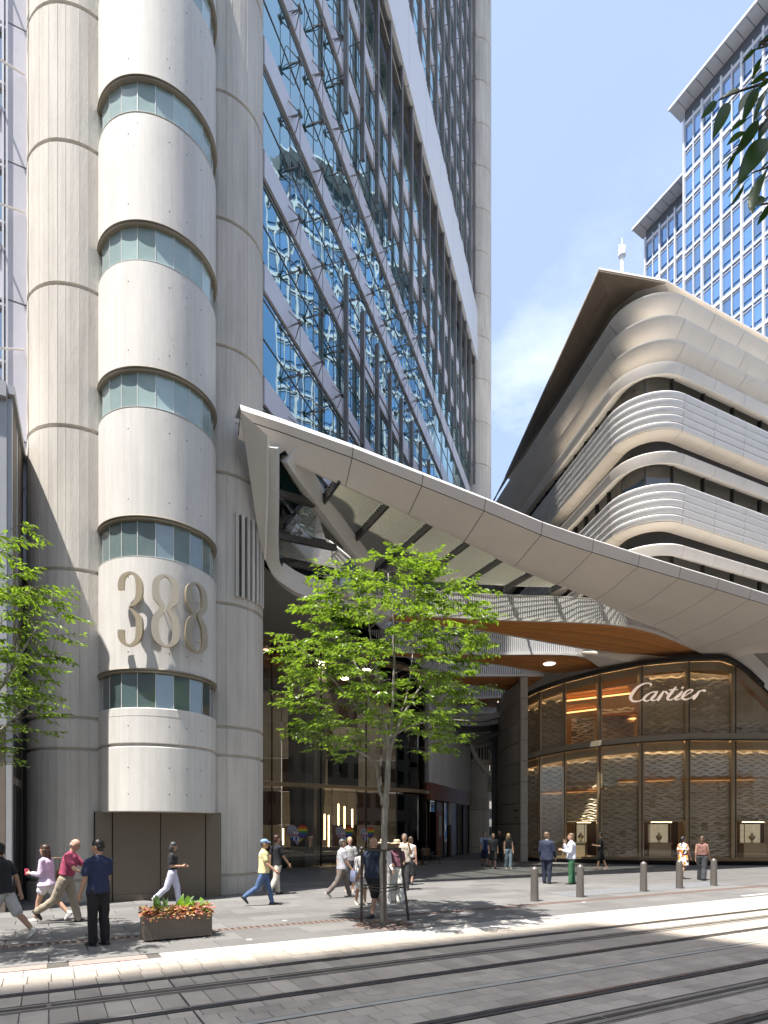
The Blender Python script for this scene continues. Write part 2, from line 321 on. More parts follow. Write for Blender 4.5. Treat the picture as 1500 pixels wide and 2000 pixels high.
M['nb_brown'] = mat('brown_reveal', (.20, .165, .13), .6, var=.08)
M['antenna'] = mat('pale_mast', (.75, .75, .76), .6)
M['lobby_fill'] = mat('lobby_fill_glow', (1, .9, .75), .5, emit=((1, .86, .66), 28.0))  # fill glow added to lift the dark lobby, not a known fitting
M['shop_fill'] = mat('shop_fill_glow', (1, .85, .6), .5, emit=((1, .76, .48), 8.0))  # fill glow added for the hidden strips over the wave screens
M['green_wall'] = mat('dark_green_cladding', (.10, .16, .145), .5, var=.2)
M['green_glass'] = mat('green_office_glass', (.03, .10, .085), .15, var=.5, scale=.25)
M['leaf_cream'] = mat_leaf('coleus_pale_leaf', (.50, .36, .16), .3, .5, .4)
M['warn'] = mat('pale_blue_grey_paving', (.20, .205, .215), .7, var=.1, fine=.06)
M['paint'] = mat('white_road_paint', (.75, .75, .73), .6, var=.15, fine=.1)
M['cove_dim'] = mat('dim_cove_light', (1, .6, .25), .5, emit=((1, .55, .22), .45))
# ================================================================== GROUND
def sheet(name, pts, z, m, kind='structure'):
    return tag(MB().add([(p[0], p[1], z) for p in pts], [tuple(range(len(pts)))]).build(name, m), kind=kind)
def band(name, q0, q1, z, m, p0=-60, p1=90, parent=None):
    b = MB(); n = 40
    for i in range(n):
        a = p0+(p1-p0)*i/n; c = p0+(p1-p0)*(i+1)/n
        b.quad(S(a, q0, z), S(c, q0, z), S(c, q1, z), S(a, q1, z))
    o = b.build(name, m, parent)
    return o
ground = sheet('ground', [(-900, -900), (900, -900), (900, 1500), (-900, 1500)], -.06, M['asphalt'])
road = tag(band('road', -14, 9.25, -.014, M['joint']), kind='structure')
pavement = tag(band('pavement', 9.25, 60, -.016, M['pave_dk']), kind='structure')
def in_view(p, mrg=1.0):
    if p.y < 4: return False
    x = CX+p.x/p.y*F; y = HY+F*CH/p.y
    return -60*mrg < x < 1500+60*mrg and y < 2040
def paver_mesh(w, h, t, m, ch=.006, jit=0.):
    b = MB(); a = w/2; c = h/2
    b.add([(-a, -c, -t), (a, -c, -t), (a, c, -t), (-a, c, -t), (-a, -c, -ch), (a, -c, -ch), (a, c, -ch), (-a, c, -ch),
           (-a+ch, -c+ch, 0), (a-ch, -c+ch, 0), (a-ch, c-ch, 0), (-a+ch, c-ch, 0)],
          [(0, 1, 5, 4), (1, 2, 6, 5), (2, 3, 7, 6), (3, 0, 4, 7), (4, 5, 9, 8), (5, 6, 10, 9), (6, 7, 11, 10), (7, 4, 8, 11), (8, 9, 10, 11)])
    return b.mesh('paver', m)
ANG = math.atan2(ST.y, ST.x)
def lay(parent, rows, m, limit, joint=.009, gap=.014):
    # rows: (q0, q1, length, offset, p0, p1); the pavers that show largest become objects, the rest one joined part
    cells = []; meshes = {}
    for (q0, q1, ln, off, p0, p1) in rows:
        k0 = int((p0-off)/ln); k1 = int((p1-off)/ln)
        for k in range(k0, k1+1):
            c = S(off+(k+.5)*ln, (q0+q1)/2)
            cells.append((c, ln-joint, q1-q0-joint, in_view(c)))
    vis = sorted([c for c in cells if c[3]], key=lambda c: c[0].y)
    near = vis[:limit]; rest = vis[limit:]+[c for c in cells if not c[3] and -14 < c[0].x < 32 and c[0].y < 45]
    rg = random.Random(3)
    for (c, w, h, _) in near:
        key = (round(w, 3), round(h, 3))
        if key not in meshes: meshes[key] = paver_mesh(w, h, .013, m)
        o = link('paver', meshes[key], parent, False); o.location = c+V(0, 0, rg.uniform(-.0022, .0012)); o.rotation_euler = (rg.gauss(0, .0014), rg.gauss(0, .0014), ANG)
    b = MB()
    for (c, w, h, _) in rest:
        b.box(c+V(0, 0, -.006+rg.uniform(-.002, .0012)), w, h, .012, ST, SN)
    if rest: tag(b.build('paver_field', m, parent), kind='stuff')
# --- road paving between the rails (bands in metres from the camera, across the street)
rows = []
def courses(q0, q1, n, ln, stagger, p0=-9, p1=24):
    h = (q1-q0)/n
    for i in range(n): rows.append((q0+i*h, q0+(i+1)*h, ln, (i % 2)*ln*stagger+.03*i, p0, p1))
courses(8.36, 9.22, 2, .27, .0); courses(7.74, 8.19, 1, .27, 0); courses(6.84, 7.44, 1, .27, 0)
courses(6.02, 6.66, 3, .34, .5); courses(5.14, 5.88, 3, .34, .5); courses(4.5, 4.96, 2, .34, .5); courses(3.68, 4.2, 2, .34, .5); courses(2.4, 3.5, 5, .34, .5)
lay(road, rows, M['sett'], 300)
rows2 = []
q = 10.02; i = 0; rg = random.Random(5)
for h in [.62, .62, .3]: rows2.append((q, q+h, 1.25 if h > .5 else .9, (i % 2)*.55, -9, 36)); q += h; i += 1
q = 11.86
while q < 30:
    h = .62; rows2.append((q, q+h, 1.25, (i % 2)*.6+.05*(i % 3), -9, 44)); q += h; i += 1
lay(pavement, rows2, M['pave'], 300, joint=.012)
# --- edge strip: pale tactile slabs with bars, pink pit lids set into it
strip = tag(band('edge_strip', 9.26, 9.99, -.011, M['joint']), kind='structure')
tm = MB(); tm.box((0, 0, -.005), .592, .352, .011)
for k in range(8): tm.box((-.26+k*.0745, 0, .0015), .034, .32, .007)
tme = tm.mesh('tactile_slab', M['tactile'])
pl = paver_mesh(.592, .352, .012, M['tactile']); pit = MB(); pit.box((0, 0, -.004), 1.05, .30, .012)
for k in range(9): pit.box((-.46+k*.115, 0, .003), .05, .26, .004)
pitm = pit.mesh('pit_lid', M['pit'])
pits = [-1.75, -.55, .78]
k = 0; p = -9.0; cnt = 0
while p < 30:
    for (qq, me, nm) in ((9.80, tme, 'tactile_slab'), (9.44, pl, 'edge_slab')):
        c = S(p, qq)
        if in_view(c) and not (nm == 'tactile_slab' and any(abs(p-pp) < .8 for pp in pits)):
            o = link(nm, me, strip, False); o.location = c; o.rotation_euler = (0, 0, ANG)
    p += .6
for pp in pits: o = link('pit_lid', pitm, strip, False); o.location = S(pp, 9.80); o.rotation_euler = (0, 0, ANG)
# --- slotted drain
drain = tag(band('drain_channel', 11.57, 11.83, -.012, M['rail_dk']), kind='structure')
g = MB(); n = 0
for k in range(8): g.box((-.435+k*.125, 0, -.006), .055, .20, .012)
g.box((0, .115, -.005), .99, .026, .012); g.box((0, -.115, -.005), .99, .026, .012)
gme = g.mesh('drain_grate', M['grate'])
for k in range(-9, 36):
    c = S(k+.5, 11.70)
    if in_view(c): o = link('drain_grate', gme, drain, False); o.location = c; o.rotation_euler = (0, 0, ANG)
# --- grooved tram rails and the buried power rail
def rail(q, name='tram_rail'):
    r = empty(name, S(0, q), None)
    for (a, b_, z, m, nm) in ((-.060, -.022, .001, M['rail_dk'], 'rail_keeper'), (-.026, .028, -.022, M['rail_dk'], 'groove'), (.03, .085, .003, M['rail'], 'rail_head'), (.087, .108, -.001, M['rail_dk'], 'seal')):
        b = MB(); L0 = -60; 
        for i in range(30):
            p0 = L0+i*5; b.box(S(p0+2.5, q+(a+b_)/2, z-.02), 5, b_-a, .04, ST, SN)
        b.build(nm, m, r)
    return r
for q, l in ((8.28, 'worn steel tram rail beside the pale edge strip'), (6.75, 'dark tram rail between the power rail and the pale concrete band'),
             (5.05, 'shiny tram rail on the camera side of the pale concrete band'), (3.6, 'tram rail of the nearer track, closest to the opposite pavement')):
    tag(rail(q), l, 'rail', 'tram rails')
def power(q):
    r = empty('power_rail', S(0, q))
    b = MB(); c = MB(); e = MB()
    for i in range(30):
        p0 = -60+i*5
        b.box(S(p0+2.5, q, -.012), 5, .30, .03, ST, SN)
        for k in range(2): c.box(S(p0+1.25+2.5*k, q+.0, .0055), 2.46, .07, .006, ST, SN)
        e.box(S(p0+2.5, q+.12, .005), 5, .012, .006, ST, SN); e.box(S(p0+2.5, q-.12, .005), 5, .012, .006, ST, SN)
    b.build('bed', M['aps'], r); c.build('contact_strip', M['dark_steel'], r); e.build('edge_trim', M['rail_dk'], r)
    return r
tag(power(7.59), 'dark buried power rail down the middle of the farther track', 'rail', 'power rails')
tag(power(4.35), 'dark buried power rail down the middle of the nearer track', 'rail', 'power rails')
tag(band('concrete_strip', 5.90, 6.0, -.001, M['band']), kind='structure')
# cross joints in the road slab
for p0 in (1.35, -5.3, 11.5):
    b = MB(); b.box(S(p0, 5.85, -.0035), .022, 5.0, .012, (ST+SN*.0).normalized(), SN); tag(b.build('cross_joint', M['rail_dk']), kind='structure')
# warm tone strip under the bollards continues the drain; small studs
for (px, py, wh) in ((487, 1835, 'beside the planter, on the side of the tree'), (556, 1798, 'beside the slotted drain'), (1140, 1762, 'behind the drain line among the bollards')):
    b = MB(); b.lathe([(0, .006), (.05, .005), (.06, 0)], tuple(G(px, py)), 14); tag(b.build('ground_stud', M['tactile']), 'small pale stud in the paving '+wh, 'stud', 'studs in the paving')

# dotted pale warning paving between bollards and crossing, painted dash
tp = MB(); td_ = MB()
for i in range(13):
    for k in range(2):
        c = S(13.4+i*.6, 12.75+k*.6); tp.box(c+V(0, 0, .0035), .59, .59, .005, ST, SN)
        for a in range(6):
            for b_ in range(6): td_.box(c+ST*(-.25+a*.1)+SN*(-.25+b_*.1)+V(0, 0, .008), .034, .034, .005, ST, SN)
wp = tag(tp.build('warning_paving', M['warn']), kind='structure'); tag(td_.build('warning_studs', M['warn'], wp), kind='stuff')
a = G(1462, 1749); MB_ = MB(); MB_.box(a+ST*.9+V(0, 0, .005), 2.4, .12, .004, ST, SN); tag(MB_.build('road_marking', M['paint']), kind='structure')
# ================================================================== CORNER OF THE TALL TOWER: two round columns and the bay between them
TW = empty('glass_tower', (-4.6, 20.2, 0), 'tall blue glass tower with external masts rising behind the round concrete columns', 'building')
FT = Vector((math.sin(R(19.1)), math.cos(R(19.1)), 0)); FN = Vector((FT.y, -FT.x, 0)); FO = V(-4.2, 19.7, 0)   # glass front: along, outward, origin
def FP(t, z, out=0.): v = FO+FT*t+FN*out; return Vector((v.x, v.y, z))
def column(loc, Rad, rings, name, label, boards=46, seed=1, z0=0., louvre=None, parts=True):
    rg = random.Random(seed); e = empty(name, (loc[0], loc[1], 0), label, 'column', 'round concrete columns of the tower')
    offs = [rg.uniform(-.006, .005) for _ in range(boards)]
    levels = [z0]+rings
    wd = [rg.uniform(.55, 1.5) for _ in range(boards)]; acc = 0; TH = [0.]
    for w_ in wd: acc += w_; TH.append(acc)
    TH = [t*2*math.pi/acc for t in TH]
    for j in range(len(levels)-1):
        a, b_ = levels[j], levels[j+1]; b = MB(); rows = []
        def ring(z, dr):
            out = []
            for k in range(boards):
                th = TH[k]; th2 = TH[k+1]; w = .03*(th2-th)
                r0 = Rad+offs[k]-dr
                out += [(loc[0]+(Rad-.008-dr)*math.cos(th), loc[1]+(Rad-.008-dr)*math.sin(th), z),
                        (loc[0]+r0*math.cos(th+w), loc[1]+r0*math.sin(th+w), z), (loc[0]+r0*math.cos(th2-w), loc[1]+r0*math.sin(th2-w), z)]
            return out
        g = .035
        rows = [ring(a+g*.3, .075), ring(a+g*.9, .05), ring(a+g*1.6, 0), ring(b_-g*1.6, 0), ring(b_-g*.9, .05), ring(b_-g*.3, .075)]
        if j == 0: rows = [ring(a, 0)]+rows[3:]
        b.grid(rows, True)
        b.build('drum', M['concrete'], e, 25)
    b = MB(); b.lathe([(Rad-.072, levels[0]), (Rad-.072, levels[-1])], (loc[0], loc[1], 0), 40); b.build('core', M['concrete'], e, True)
    return e
ringsL = [.55, 4.05, 4.88, 8.79, 12.56, 16.3, 20.07, 23.7, 27.5, 31.2, 35]
colL = column((-8.6, 17.3), 1.40, ringsL, 'concrete_column', 'round board-marked concrete column crossed by a slanting shadow, left of the curved bay', seed=2)
colR = column((-5.18, 19.1), 1.33, [.55, 4.1, 4.95, 8.6, 12.45, 16.2, 19.95, 23.7, 27.5, 31.2, 35], 'concrete_column', 'shaded board-marked concrete column with a slotted grille, right of the curved bay', seed=3)
farring = [4+3.77*k for k in range(1, 25)]
colF = column((8.3, 54.8), 1.40, farring, 'concrete_column', 'distant pale concrete column at the far corner of the glass tower', seed=4, z0=8)
# slotted grille on the right column
b = MB(); cR = V(-5.18, 19.1, 0)
gr = MB()
for k in range(6):
    psi = R(40+k*8); n = V(math.sin(psi), -math.cos(psi), 0); t = V(math.cos(psi), math.sin(psi), 0)
    gr.box(cR+n*1.335+V(0, 0, 10.1), .075, .05, 2.4, t, n)
gr.build('grille_slot', M['hole'], colR)
for k in range(7):
    psi = R(36+k*8); n = V(math.sin(psi), -math.cos(psi), 0); t = V(math.cos(psi), math.sin(psi), 0)
    MB().box(cR+n*1.35+V(0, 0, 10.1), .10, .12, 2.5, t, n).build('grille_bar', M['concrete'], colR)
# --- the curved bay
BC = V(-6.33, 17.0, 0); BR = 1.54
bay = empty('curved_bay', (BC.x, BC.y, 0), 'smooth white curved concrete stair bay with ribbon windows and gold numerals', 'building')
A0, A1 = math.atan2(-BT.y, -BT.x)-R(6), math.atan2(-BT.y, -BT.x)+R(186)     # arc seen from the street
def arc(r, z, n=56, a0=A0, a1=A1): return [V(BC.x+r*math.cos(a0+(a1-a0)*k/n), BC.y+r*math.sin(a0+(a1-a0)*k/n), z) for k in range(n+1)]
def shell(z0, z1, r, m, name, lip=.03, inner=.3):
    b = MB(); c = .02
    b.grid([arc(r-inner, z0), arc(r-c, z0), arc(r, z0+c), arc(r, z1-c), arc(r-c, z1), arc(r-inner, z1)])
    return b.build(name, m, bay, 35)
panels = [(2.38, 4.06), (4.13, 5.05), (6.02, 8.93), (9.93, 12.73), (13.74, 16.5), (17.48, 20.27), (21.2, 24.0), (25.0, 27.8)]
for (a, c) in panels: shell(a, c, BR, M['concrete_smooth'], 'concrete_panel')
shell(4.05, 4.14, BR-.05, M['concrete'], 'joint_band')
for (z, pr) in ((4.55, .012), (8.62, .012), (12.45, .01), (16.2, .01), (20.0, .01)): shell(z+.28, z+.31, BR+.004, M['concrete_smooth'], 'drip_band', inner=.05)
wins = [(5.05, 6.02), (8.93, 9.93), (12.73, 13.74), (16.5, 17.48), (20.27, 21.2), (24, 25)]
for (a, c) in wins:
    w = shell(c-.012, c+.035, BR+.04, M['bronze_trim'], 'window_hood', inner=.2)
    shell(c-.07, c-.014, BR+.02, M['bronze_trim'], 'window_head', inner=.2)
    pnl = []; NP = 11; da = (A1-A0)/NP
    for k in range(NP):
        a0 = A0+da*k; a1 = a0+da; r = BR-.09
        p0 = V(BC.x+r*math.cos(a0), BC.y+r*math.sin(a0), 0); p1 = V(BC.x+r*math.cos(a1), BC.y+r*math.sin(a1), 0); t = (p1-p0).normalized()
        n = V(math.cos((a0+a1)/2), math.sin((a0+a1)/2), 0)
        pnl.append(MB().box((p0+p1)/2+V(0, 0, (a+c)/2), (p1-p0).length-.012, .02, c-a+.04, t, n))
    mu = MB()
    for k in range(NP+1):
        a0 = A0+da*k; r = BR-.085; n = V(math.cos(a0), math.sin(a0), 0); mu.box(V(BC.x, BC.y, (a+c)/2)+n*r, .014, .03, c-a, V(-n.y, n.x, 0), n)
    wo = mu.build('window', M['white_steel'], bay)
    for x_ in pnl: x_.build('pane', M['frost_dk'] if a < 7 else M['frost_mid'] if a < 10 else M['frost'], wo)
    MB().lathe([(BR-.4, a), (BR-.4, c)], (BC.x, BC.y, 0), 24, A0, A1).build('blind', M['far_dark'], bay)
# tie holes
th = MB()
for (z0, z1) in panels:
    for z in ([z0+.45, z1-.55] if z1-z0 > 1.2 else [z0+.45]):
        for psi in (-62, -8, 30, 47, 64):
            a0 = R(psi)-R(90); n = V(math.cos(a0), math.sin(a0), 0); c = V(BC.x, BC.y, z)+n*(BR+.002); t = V(-n.y, n.x, 0)
            th.add([c+(t*math.cos(2*math.pi*i/8)+V(0, 0, 1)*math.sin(2*math.pi*i/8))*.017 for i in range(8)], [tuple(range(8))])
tag(th.build('tie_holes', M['hole'], bay), kind='stuff')
rgb = random.Random(9); pk = MB()          # air bubbles pocking the cast face
for i in range(420):
    z0, z1 = rgb.choice(panels); z = rgb.uniform(z0+.1, z1-.1); psi = rgb.gauss(48, 9) if rgb.random() < .6 else rgb.uniform(-70, 80)
    a0 = R(psi-90); n = V(math.cos(a0), math.sin(a0), 0); c = V(BC.x, BC.y, z)+n*(BR+.001); s_ = rgb.uniform(.004, .011)
    pk.ell(c, s_, s_, s_, 5, 3)
tag(pk.build('surface_pocks', M['concrete'], bay), kind='stuff')
# underside and the brown doors below
b = MB(); b.add([BC+V(0, 0, 2.39)]+arc(BR-.05, 2.39), [(0, k, k+1) for k in range(1, 57)]); b.build('bay_soffit', M['concrete_smooth'], bay)
dc = BC-BN*.42
door = empty('service_door', dc, 'pair of tall brown metal service doors below the curved bay', 'door')
for k in (-1, 1): MB().box(dc+BT*(.60*k)+V(0, 0, 1.21), 1.18, .05, 2.36, BT, BN).build('door_leaf', M['door_brown'], door)
for k in (-1, 1):
    MB().box(dc+BT*(1.42*k)+V(0, 0, 1.2), .40, .07, 2.40, BT, BN).build('door_jamb', M['door_brown'], door)
    h = MB()
    for (z0, z1) in ((.25, .75), (.8, 1.35), (1.42, 1.5), (1.55, 2.05), (2.1, 2.3)): h.box(dc+BT*(1.205*k)-BN*.02+V(0, 0, (z0+z1)/2), .02, .04, z1-z0, BT, BN)
    h.build('hinge_gap', M['door_gap'], door)
MB().box(dc-BN*.03+V(0, 0, .09), 2.36, .06, .17, BT, BN).build('kick_plate', M['door_brown'], door)
MB().box(dc+BN*.1+V(0, 0, 1.2), 3.3, .06, 2.4, BT, BN).build('door_back', M['door_gap'], door)
b = MB(); b.box(dc+BN*1.3+V(0, 0, 16.5), 2.4, 2.2, 33, BT, BN); b.build('core_wall', M['concrete'], bay)
# --- numerals, standing off the bay
D3 = [[(120, 385, 86), (120, 290, 86), (155, 190, 62), (255, 137, 30), (345, 190, 62), (386, 300, 96), (386, 470, 96), (330, 580, 62), (238, 642, 10)],
      [(238, 642, 10), (335, 745, 64), (386, 830, 96), (386, 1040, 98), (340, 1150, 62), (240, 1205, 30), (155, 1155, 62), (120, 1070, 90), (120, 972, 90)]]
D8 = [(62, 330, 98), (66, 110, 90), (190, 5, 34), (318, 110, 96), (322, 350, 98), (236, 490, 66), (322, 660, 96), (328, 930, 98), (200, 1055, 34), (60, 930, 96), (56, 660, 98), (150, 490, 66)]
def numeral(name, psi, strokes, closed, x0, y0, label):
    n = V(math.sin(R(psi)), -math.cos(R(psi)), 0); t = V(math.cos(R(psi)), math.sin(R(psi)), 0); sc = 1.88/1095
    o = V(BC.x, BC.y, 8.42)+n*(BR+.17)
    e = empty(name, V(o.x, o.y, 6.5), label, 'sign', 'gold numerals on the bay')
    b = MB()
    for i, st in enumerate(strokes): b.ribbon([(p[0]-x0, -(p[1]-y0), p[2]) for p in st], o-n*(.003*i), t, V(0, 0, 1), n, .085, closed, 8, sc)
    b.build('numeral_face', M['gold'], e, 30)
    pn = MB()
    for (x, y) in ((-110 if closed else 100, 250), (110, 850), (110, 250)): pn.tube([o+t*x*sc-V(0, 0, y*sc), o+t*x*sc-V(0, 0, y*sc)-n*.19], .012, 6)
    pn.build('stand_off_pin', M['gold'], e)
numeral('numeral_three', -2, D3, False, 255, 120, 'large gold numeral three standing off the white bay')
numeral('numeral_eight', 25.7, [D8], True, 192, -12, 'large gold numeral eight in the middle of the house number')
numeral('numeral_eight', 52, [D8], True, 192, -12, 'large gold numeral eight at the shaded end of the house number')

# ================================================================== TOWER: glass front
ZB = [12.2+3.77*k for k in range(0, 24)]; MOD = 1.93; T0 = .45; NM = 19
def seen(p, mg=80):
    x = CX+p.x/p.y*F; y = HY-(p.z-CH)/p.y*F; return -mg < x < 1500+mg and -mg*2 < y < 1200
MB().prism([(-4.75, 20.4), (7.3, 55.2), (-34, 78), (-41.5, 2.3), (-8.9, 18.2), (-5.4, 19.6)], 11.4, 100).build('tower_core', M['far_dark'], TW)
WB0, WB1 = 43.2, 47.6
vp = MB().box((0, 0, 0), MOD-.03, .03, 2.66).mesh('pane', M['facade']); sp = MB().box((0, 0, 0), MOD-.012, .10, .9).mesh('spandrel', M['lilac'])
FA = math.atan2(FT.y, FT.x); rest = MB(); rest_s = MB(); rgt = random.Random(11)
for i in range(NM):
    t = T0+MOD*(i+.5)
    for z in ZB:
        if WB0-3.2 < z < WB1-1.0: continue
        c = FP(t, z+2.45); s_ = FP(t, z+.55, .04); vis = seen(c, 120)
        if not vis and i > 3: continue
        if t < 25:
            o = link('pane', vp, TW, False); o.matrix_parent_inverse = Matrix.Translation(-TW.location); o.location = c; o.rotation_euler = (rgt.gauss(0, .004), 0, FA+rgt.gauss(0, .004))
            o = link('spandrel_panel', sp, TW, False); o.matrix_parent_inverse = Matrix.Translation(-TW.location); o.location = s_; o.rotation_euler = (0, 0, FA)
        else:
            rest.box(c, MOD-.03, .03, 2.66, FT, FN); rest_s.box(s_, MOD-.012, .10, 1.06, FT, FN)
tag(rest.build('far_panes', M['facade'], TW), kind='stuff'); tag(rest_s.build('far_spandrels', M['lilac'], TW), kind='stuff')
tr = MB()
for z in ZB:
    if WB0-3.2 < z < WB1-1.0: continue
    for zz, w in ((z+.82, .04), (z+2.3, .03), (z+3.62, .04)): tr.box((FP(T0, zz, .025)+FP(T0+MOD*NM, zz, .025))/2, MOD*NM, .03, w, FT, FN)
tr.build('transom', M['mast'], TW)
mu = MB()
for i in range(NM+1): mu.box(FP(T0+MOD*i, 55, .015), .03, .03, 86, FT, FN)
mu.build('mullion', M['mast'], TW)
# white transfer band
for i in range(10):
    t0 = T0-.3+i*3.7; MB().box(FP(t0+1.84, (WB0+WB1)/2, .35), 3.67, .8, WB1-WB0, FT, FN).build('white_band_panel', M['tower_white'], TW)
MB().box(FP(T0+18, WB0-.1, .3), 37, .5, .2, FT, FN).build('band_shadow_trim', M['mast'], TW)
# spider brackets on vertical rods
b = MB(); hub = V(0, -.42, 0)
for sx in (-1, 1):
    for sz in (-1, 1):
        b.tube([hub, V(sx*.32, -.03, sz*.34)], [.024, .014], 5)
b.tube([hub+V(-.12, 0, 0), hub+V(.12, 0, 0)], .055, 6); b.tube([V(0, -.42, 0), V(0, -.02, 0)], .022, 5)
spm = b.mesh('spider_bracket', M['mast']); cnt = 0
for i in range(1, 14):
    t = T0+MOD*i
    for z in ZB:
        for dz in (.45, 2.35):
            c = FP(t, z+dz)
            if WB0-.5 < z+dz < WB1+.5 or not seen(c, 30) or (i > 9 and dz > 1): continue
            if (i >= 4 and not (25 < z+dz < 32.5)) or i > 9: continue
            o = link('spider_bracket', spm, TW, False); o.matrix_parent_inverse = Matrix.Translation(-TW.location); o.location = c; o.rotation_euler = (0, 0, FA)
rd = MB()
for i in range(1, 15): rd.tube([FP(T0+MOD*i, 12.5, .42), FP(T0+MOD*i, 90, .42)], .014, 5)
rd.build('cable_rod', M['mast'], TW)
# heavy masts in two tiers, with cross arms
for i in range(3, NM+1):
    t = T0+MOD*i
    for (z0, z1) in ((12.8, 25.2), (32, 43.1), (47.7, 88)):
        b = MB(); b.box(FP(t, (z0+z1)/2, .62), .13, .15, z1-z0, FT, FN); b.box(FP(t, (z0+z1)/2, .50), .04, .05, z1-z0, FT, FN)
        if seen(FP(t, z0+3), 200) or seen(FP(t, z1), 200): b.build('mast', M['mast'], TW)
ar = MB()
for i in range(3, NM):
    t = T0+MOD*i
    for z in [14.8+3.77*k for k in range(22)]:
        if 25 < z < 32 or 43 < z < 47.6: continue
        ar.tube([FP(t, z, .03), FP(t, z, .6)], .022, 4)
        if i % 3 == 0 or i < 6: ar.tube([FP(t-.05, z+.6, .62), FP(t+MOD, z+.62, .62)], .035, 5)
tag(ar.build('cross_arms', M['mast'], TW), kind='stuff')
# --- street front of the tower, left of the column
LT = empty('tower_street_front', (-8.6-BT.x*6, 17.3-BT.y*6, 0), 'teal windows and lilac panels with white bracing left of the round column', 'building')
LO = V(-8.6, 17.3, 0)
def LP(t, z, out=0.): v = LO-BT*t-BN*out; return Vector((v.x, v.y, z))
for z in [8.8+3.77*k for k in range(0, 7)]:
    MB().box(LP(3.9, z+2.45, -.1), 4.1, .04, 2.2, BT, BN).build('window', M['facade_left'], LT)
    MB().box(LP(3.9, z+.68, -.06), 4.1, .10, 1.28, BT, BN).build('spandrel_panel', M['lilac'], LT)
    MB().box(LP(1.56, z+1.88, .0), .56, .10, 3.72, BT, BN).build('lilac_panel', M['lilac'], LT)
    for zz in (z+1.33, z+3.58, z+2.05): MB().box(LP(3.9, zz, .0), 4.1, .14, .07, BT, BN).build('window_rail', M['tower_white'], LT)
    # white Y bracing
    br = MB(); h = LP(1.98, z+1.9, .75)
    for q_ in (LP(1.45, z+2.5, .1), LP(2.5, z+2.6, .1), LP(1.98, z+.9, .6)): br.tube([h, q_], .028, 6)
    br.build('brace', M['white_steel'], LT)
for t in (1.86, 1.95, 6): MB().box(LP(t, 21, .02), .05, .16, 30, BT, BN).build('window_post', M['tower_white'], LT)
MB().tube([LP(1.98, 8, .72), LP(1.98, 36, .72)], .03, 6).build('brace_post', M['tower_white'], LT)
MB().box(LP(3.6, 21, -.35), 5.2, .3, 32, BT, BN).build('back_wall', M['far_dark'], LT)
# ================================================================== neighbouring building at the left edge
nbk = V(-8.72, 14.0, 0)
NB = empty('neighbour_building', nbk, 'low grey metal and brown shop building at the left edge', 'building')
pn = nbk; side = BN
MB().prism([(nbk+BN*.05-BT*.05)[:2], (nbk+BN*6-BT*.05)[:2], (nbk+BN*6-BT*22)[:2], (nbk+BN*.05-BT*22)[:2]], 0, 12.0).build('wall', M['nb_brown'], NB)
for k in range(5):
    MB().box(nbk-BT*(.55+1.1*k)-BN*.02+V(0, 0, 8.1), 1.08, .1, 7.6, BT, BN).build('metal_panel', M['nb_metal'], NB)
    MB().box(nbk-BT*(.55+1.1*k)-BN*.05+V(0, 0, 12.0), 1.09, .3, .34, BT, BN).build('parapet', M['nb_metal'], NB)
for k, (u, w, m) in enumerate(((.22, .36, 'nb_metal'), (.75, .5, 'nb_brown'), (1.3, .35, 'nb_metal'), (2.2, 1.1, 'nb_brown'))):
    MB().box(nbk+BN*u+BT*.02+V(0, 0, 6.1), .12, w-.03, 11.7, BT, BN).build('side_panel', M[m], NB)
MB().box(nbk+BN*2.9+V(0, 0, 12.1), .3, 5.9, .2, BT, BN).build('coping', M['nb_metal'], NB)
for (z0, z1) in ((.2, 3.0), (3.2, 4.2)): MB().box(nbk+BN*1.1+BT*.1+V(0, 0, (z0+z1)/2), .04, 1.3, z1-z0, BT, BN).build('shop_window', M['pav_glass'], NB)
MB().box(nbk+BN*3.2+BT*.5+V(0, 0, 6), .9, .3, 12, BT, BN).build('dark_recess', M['black'], NB)
# ================================================================== CANOPY over the entrance
def PZ(px, py, z): d = (z-CH)*F/(HY-py); return Vector(((px-CX)/F*d, d, z))
def lerp(a, b, t): return a+(b-a)*t
def interp(tab, x):
    for i in range(len(tab)-1):
        if tab[i][0] <= x <= tab[i+1][0]:
            t = (x-tab[i][0])/(tab[i+1][0]-tab[i][0]); t2 = t
            return [lerp(a, b, t2) for a, b in zip(tab[i][1:], tab[i+1][1:])]
    return list(tab[-1][1:]) if x > tab[-1][0] else list(tab[0][1:])
CAN = empty('entrance_canopy', (-2, 19.5, 0), 'sweeping white canopy with glass skylights spanning from the column to the shop', 'canopy')
RIM = [(0, 13.72, .30, 13.12), (1.2, 13.7, .38, 12.98), (3.44, 13.6, .62, 12.75), (5.9, 13.4, .95, 12.62), (8.35, 13.2, 1.2, 12.35), (10.84, 12.95, 1.42, 12.05),
       (13, 12.85, 1.55, 11.92), (15.25, 12.78, 1.7, 11.85), (18.1, 12.72, 1.85, 11.8), (20.5, 12.68, 1.8, 11.8), (25, 12.55, 1.8, 11.65), (30, 12.45, 1.9, 11.5), (42, 12.2, 2.0, 11.2)]
INN = [(0, .34, 13.1), (3.44, .68, 12.74), (5.9, 1.05, 12.6), (8.35, 1.35, 12.32), (10.84, 1.7, 12.02), (13, 2.0, 11.9), (15.25, 2.3, 11.83), (17.2, 2.8, 11.8), (19.0, 3.4, 11.8)]
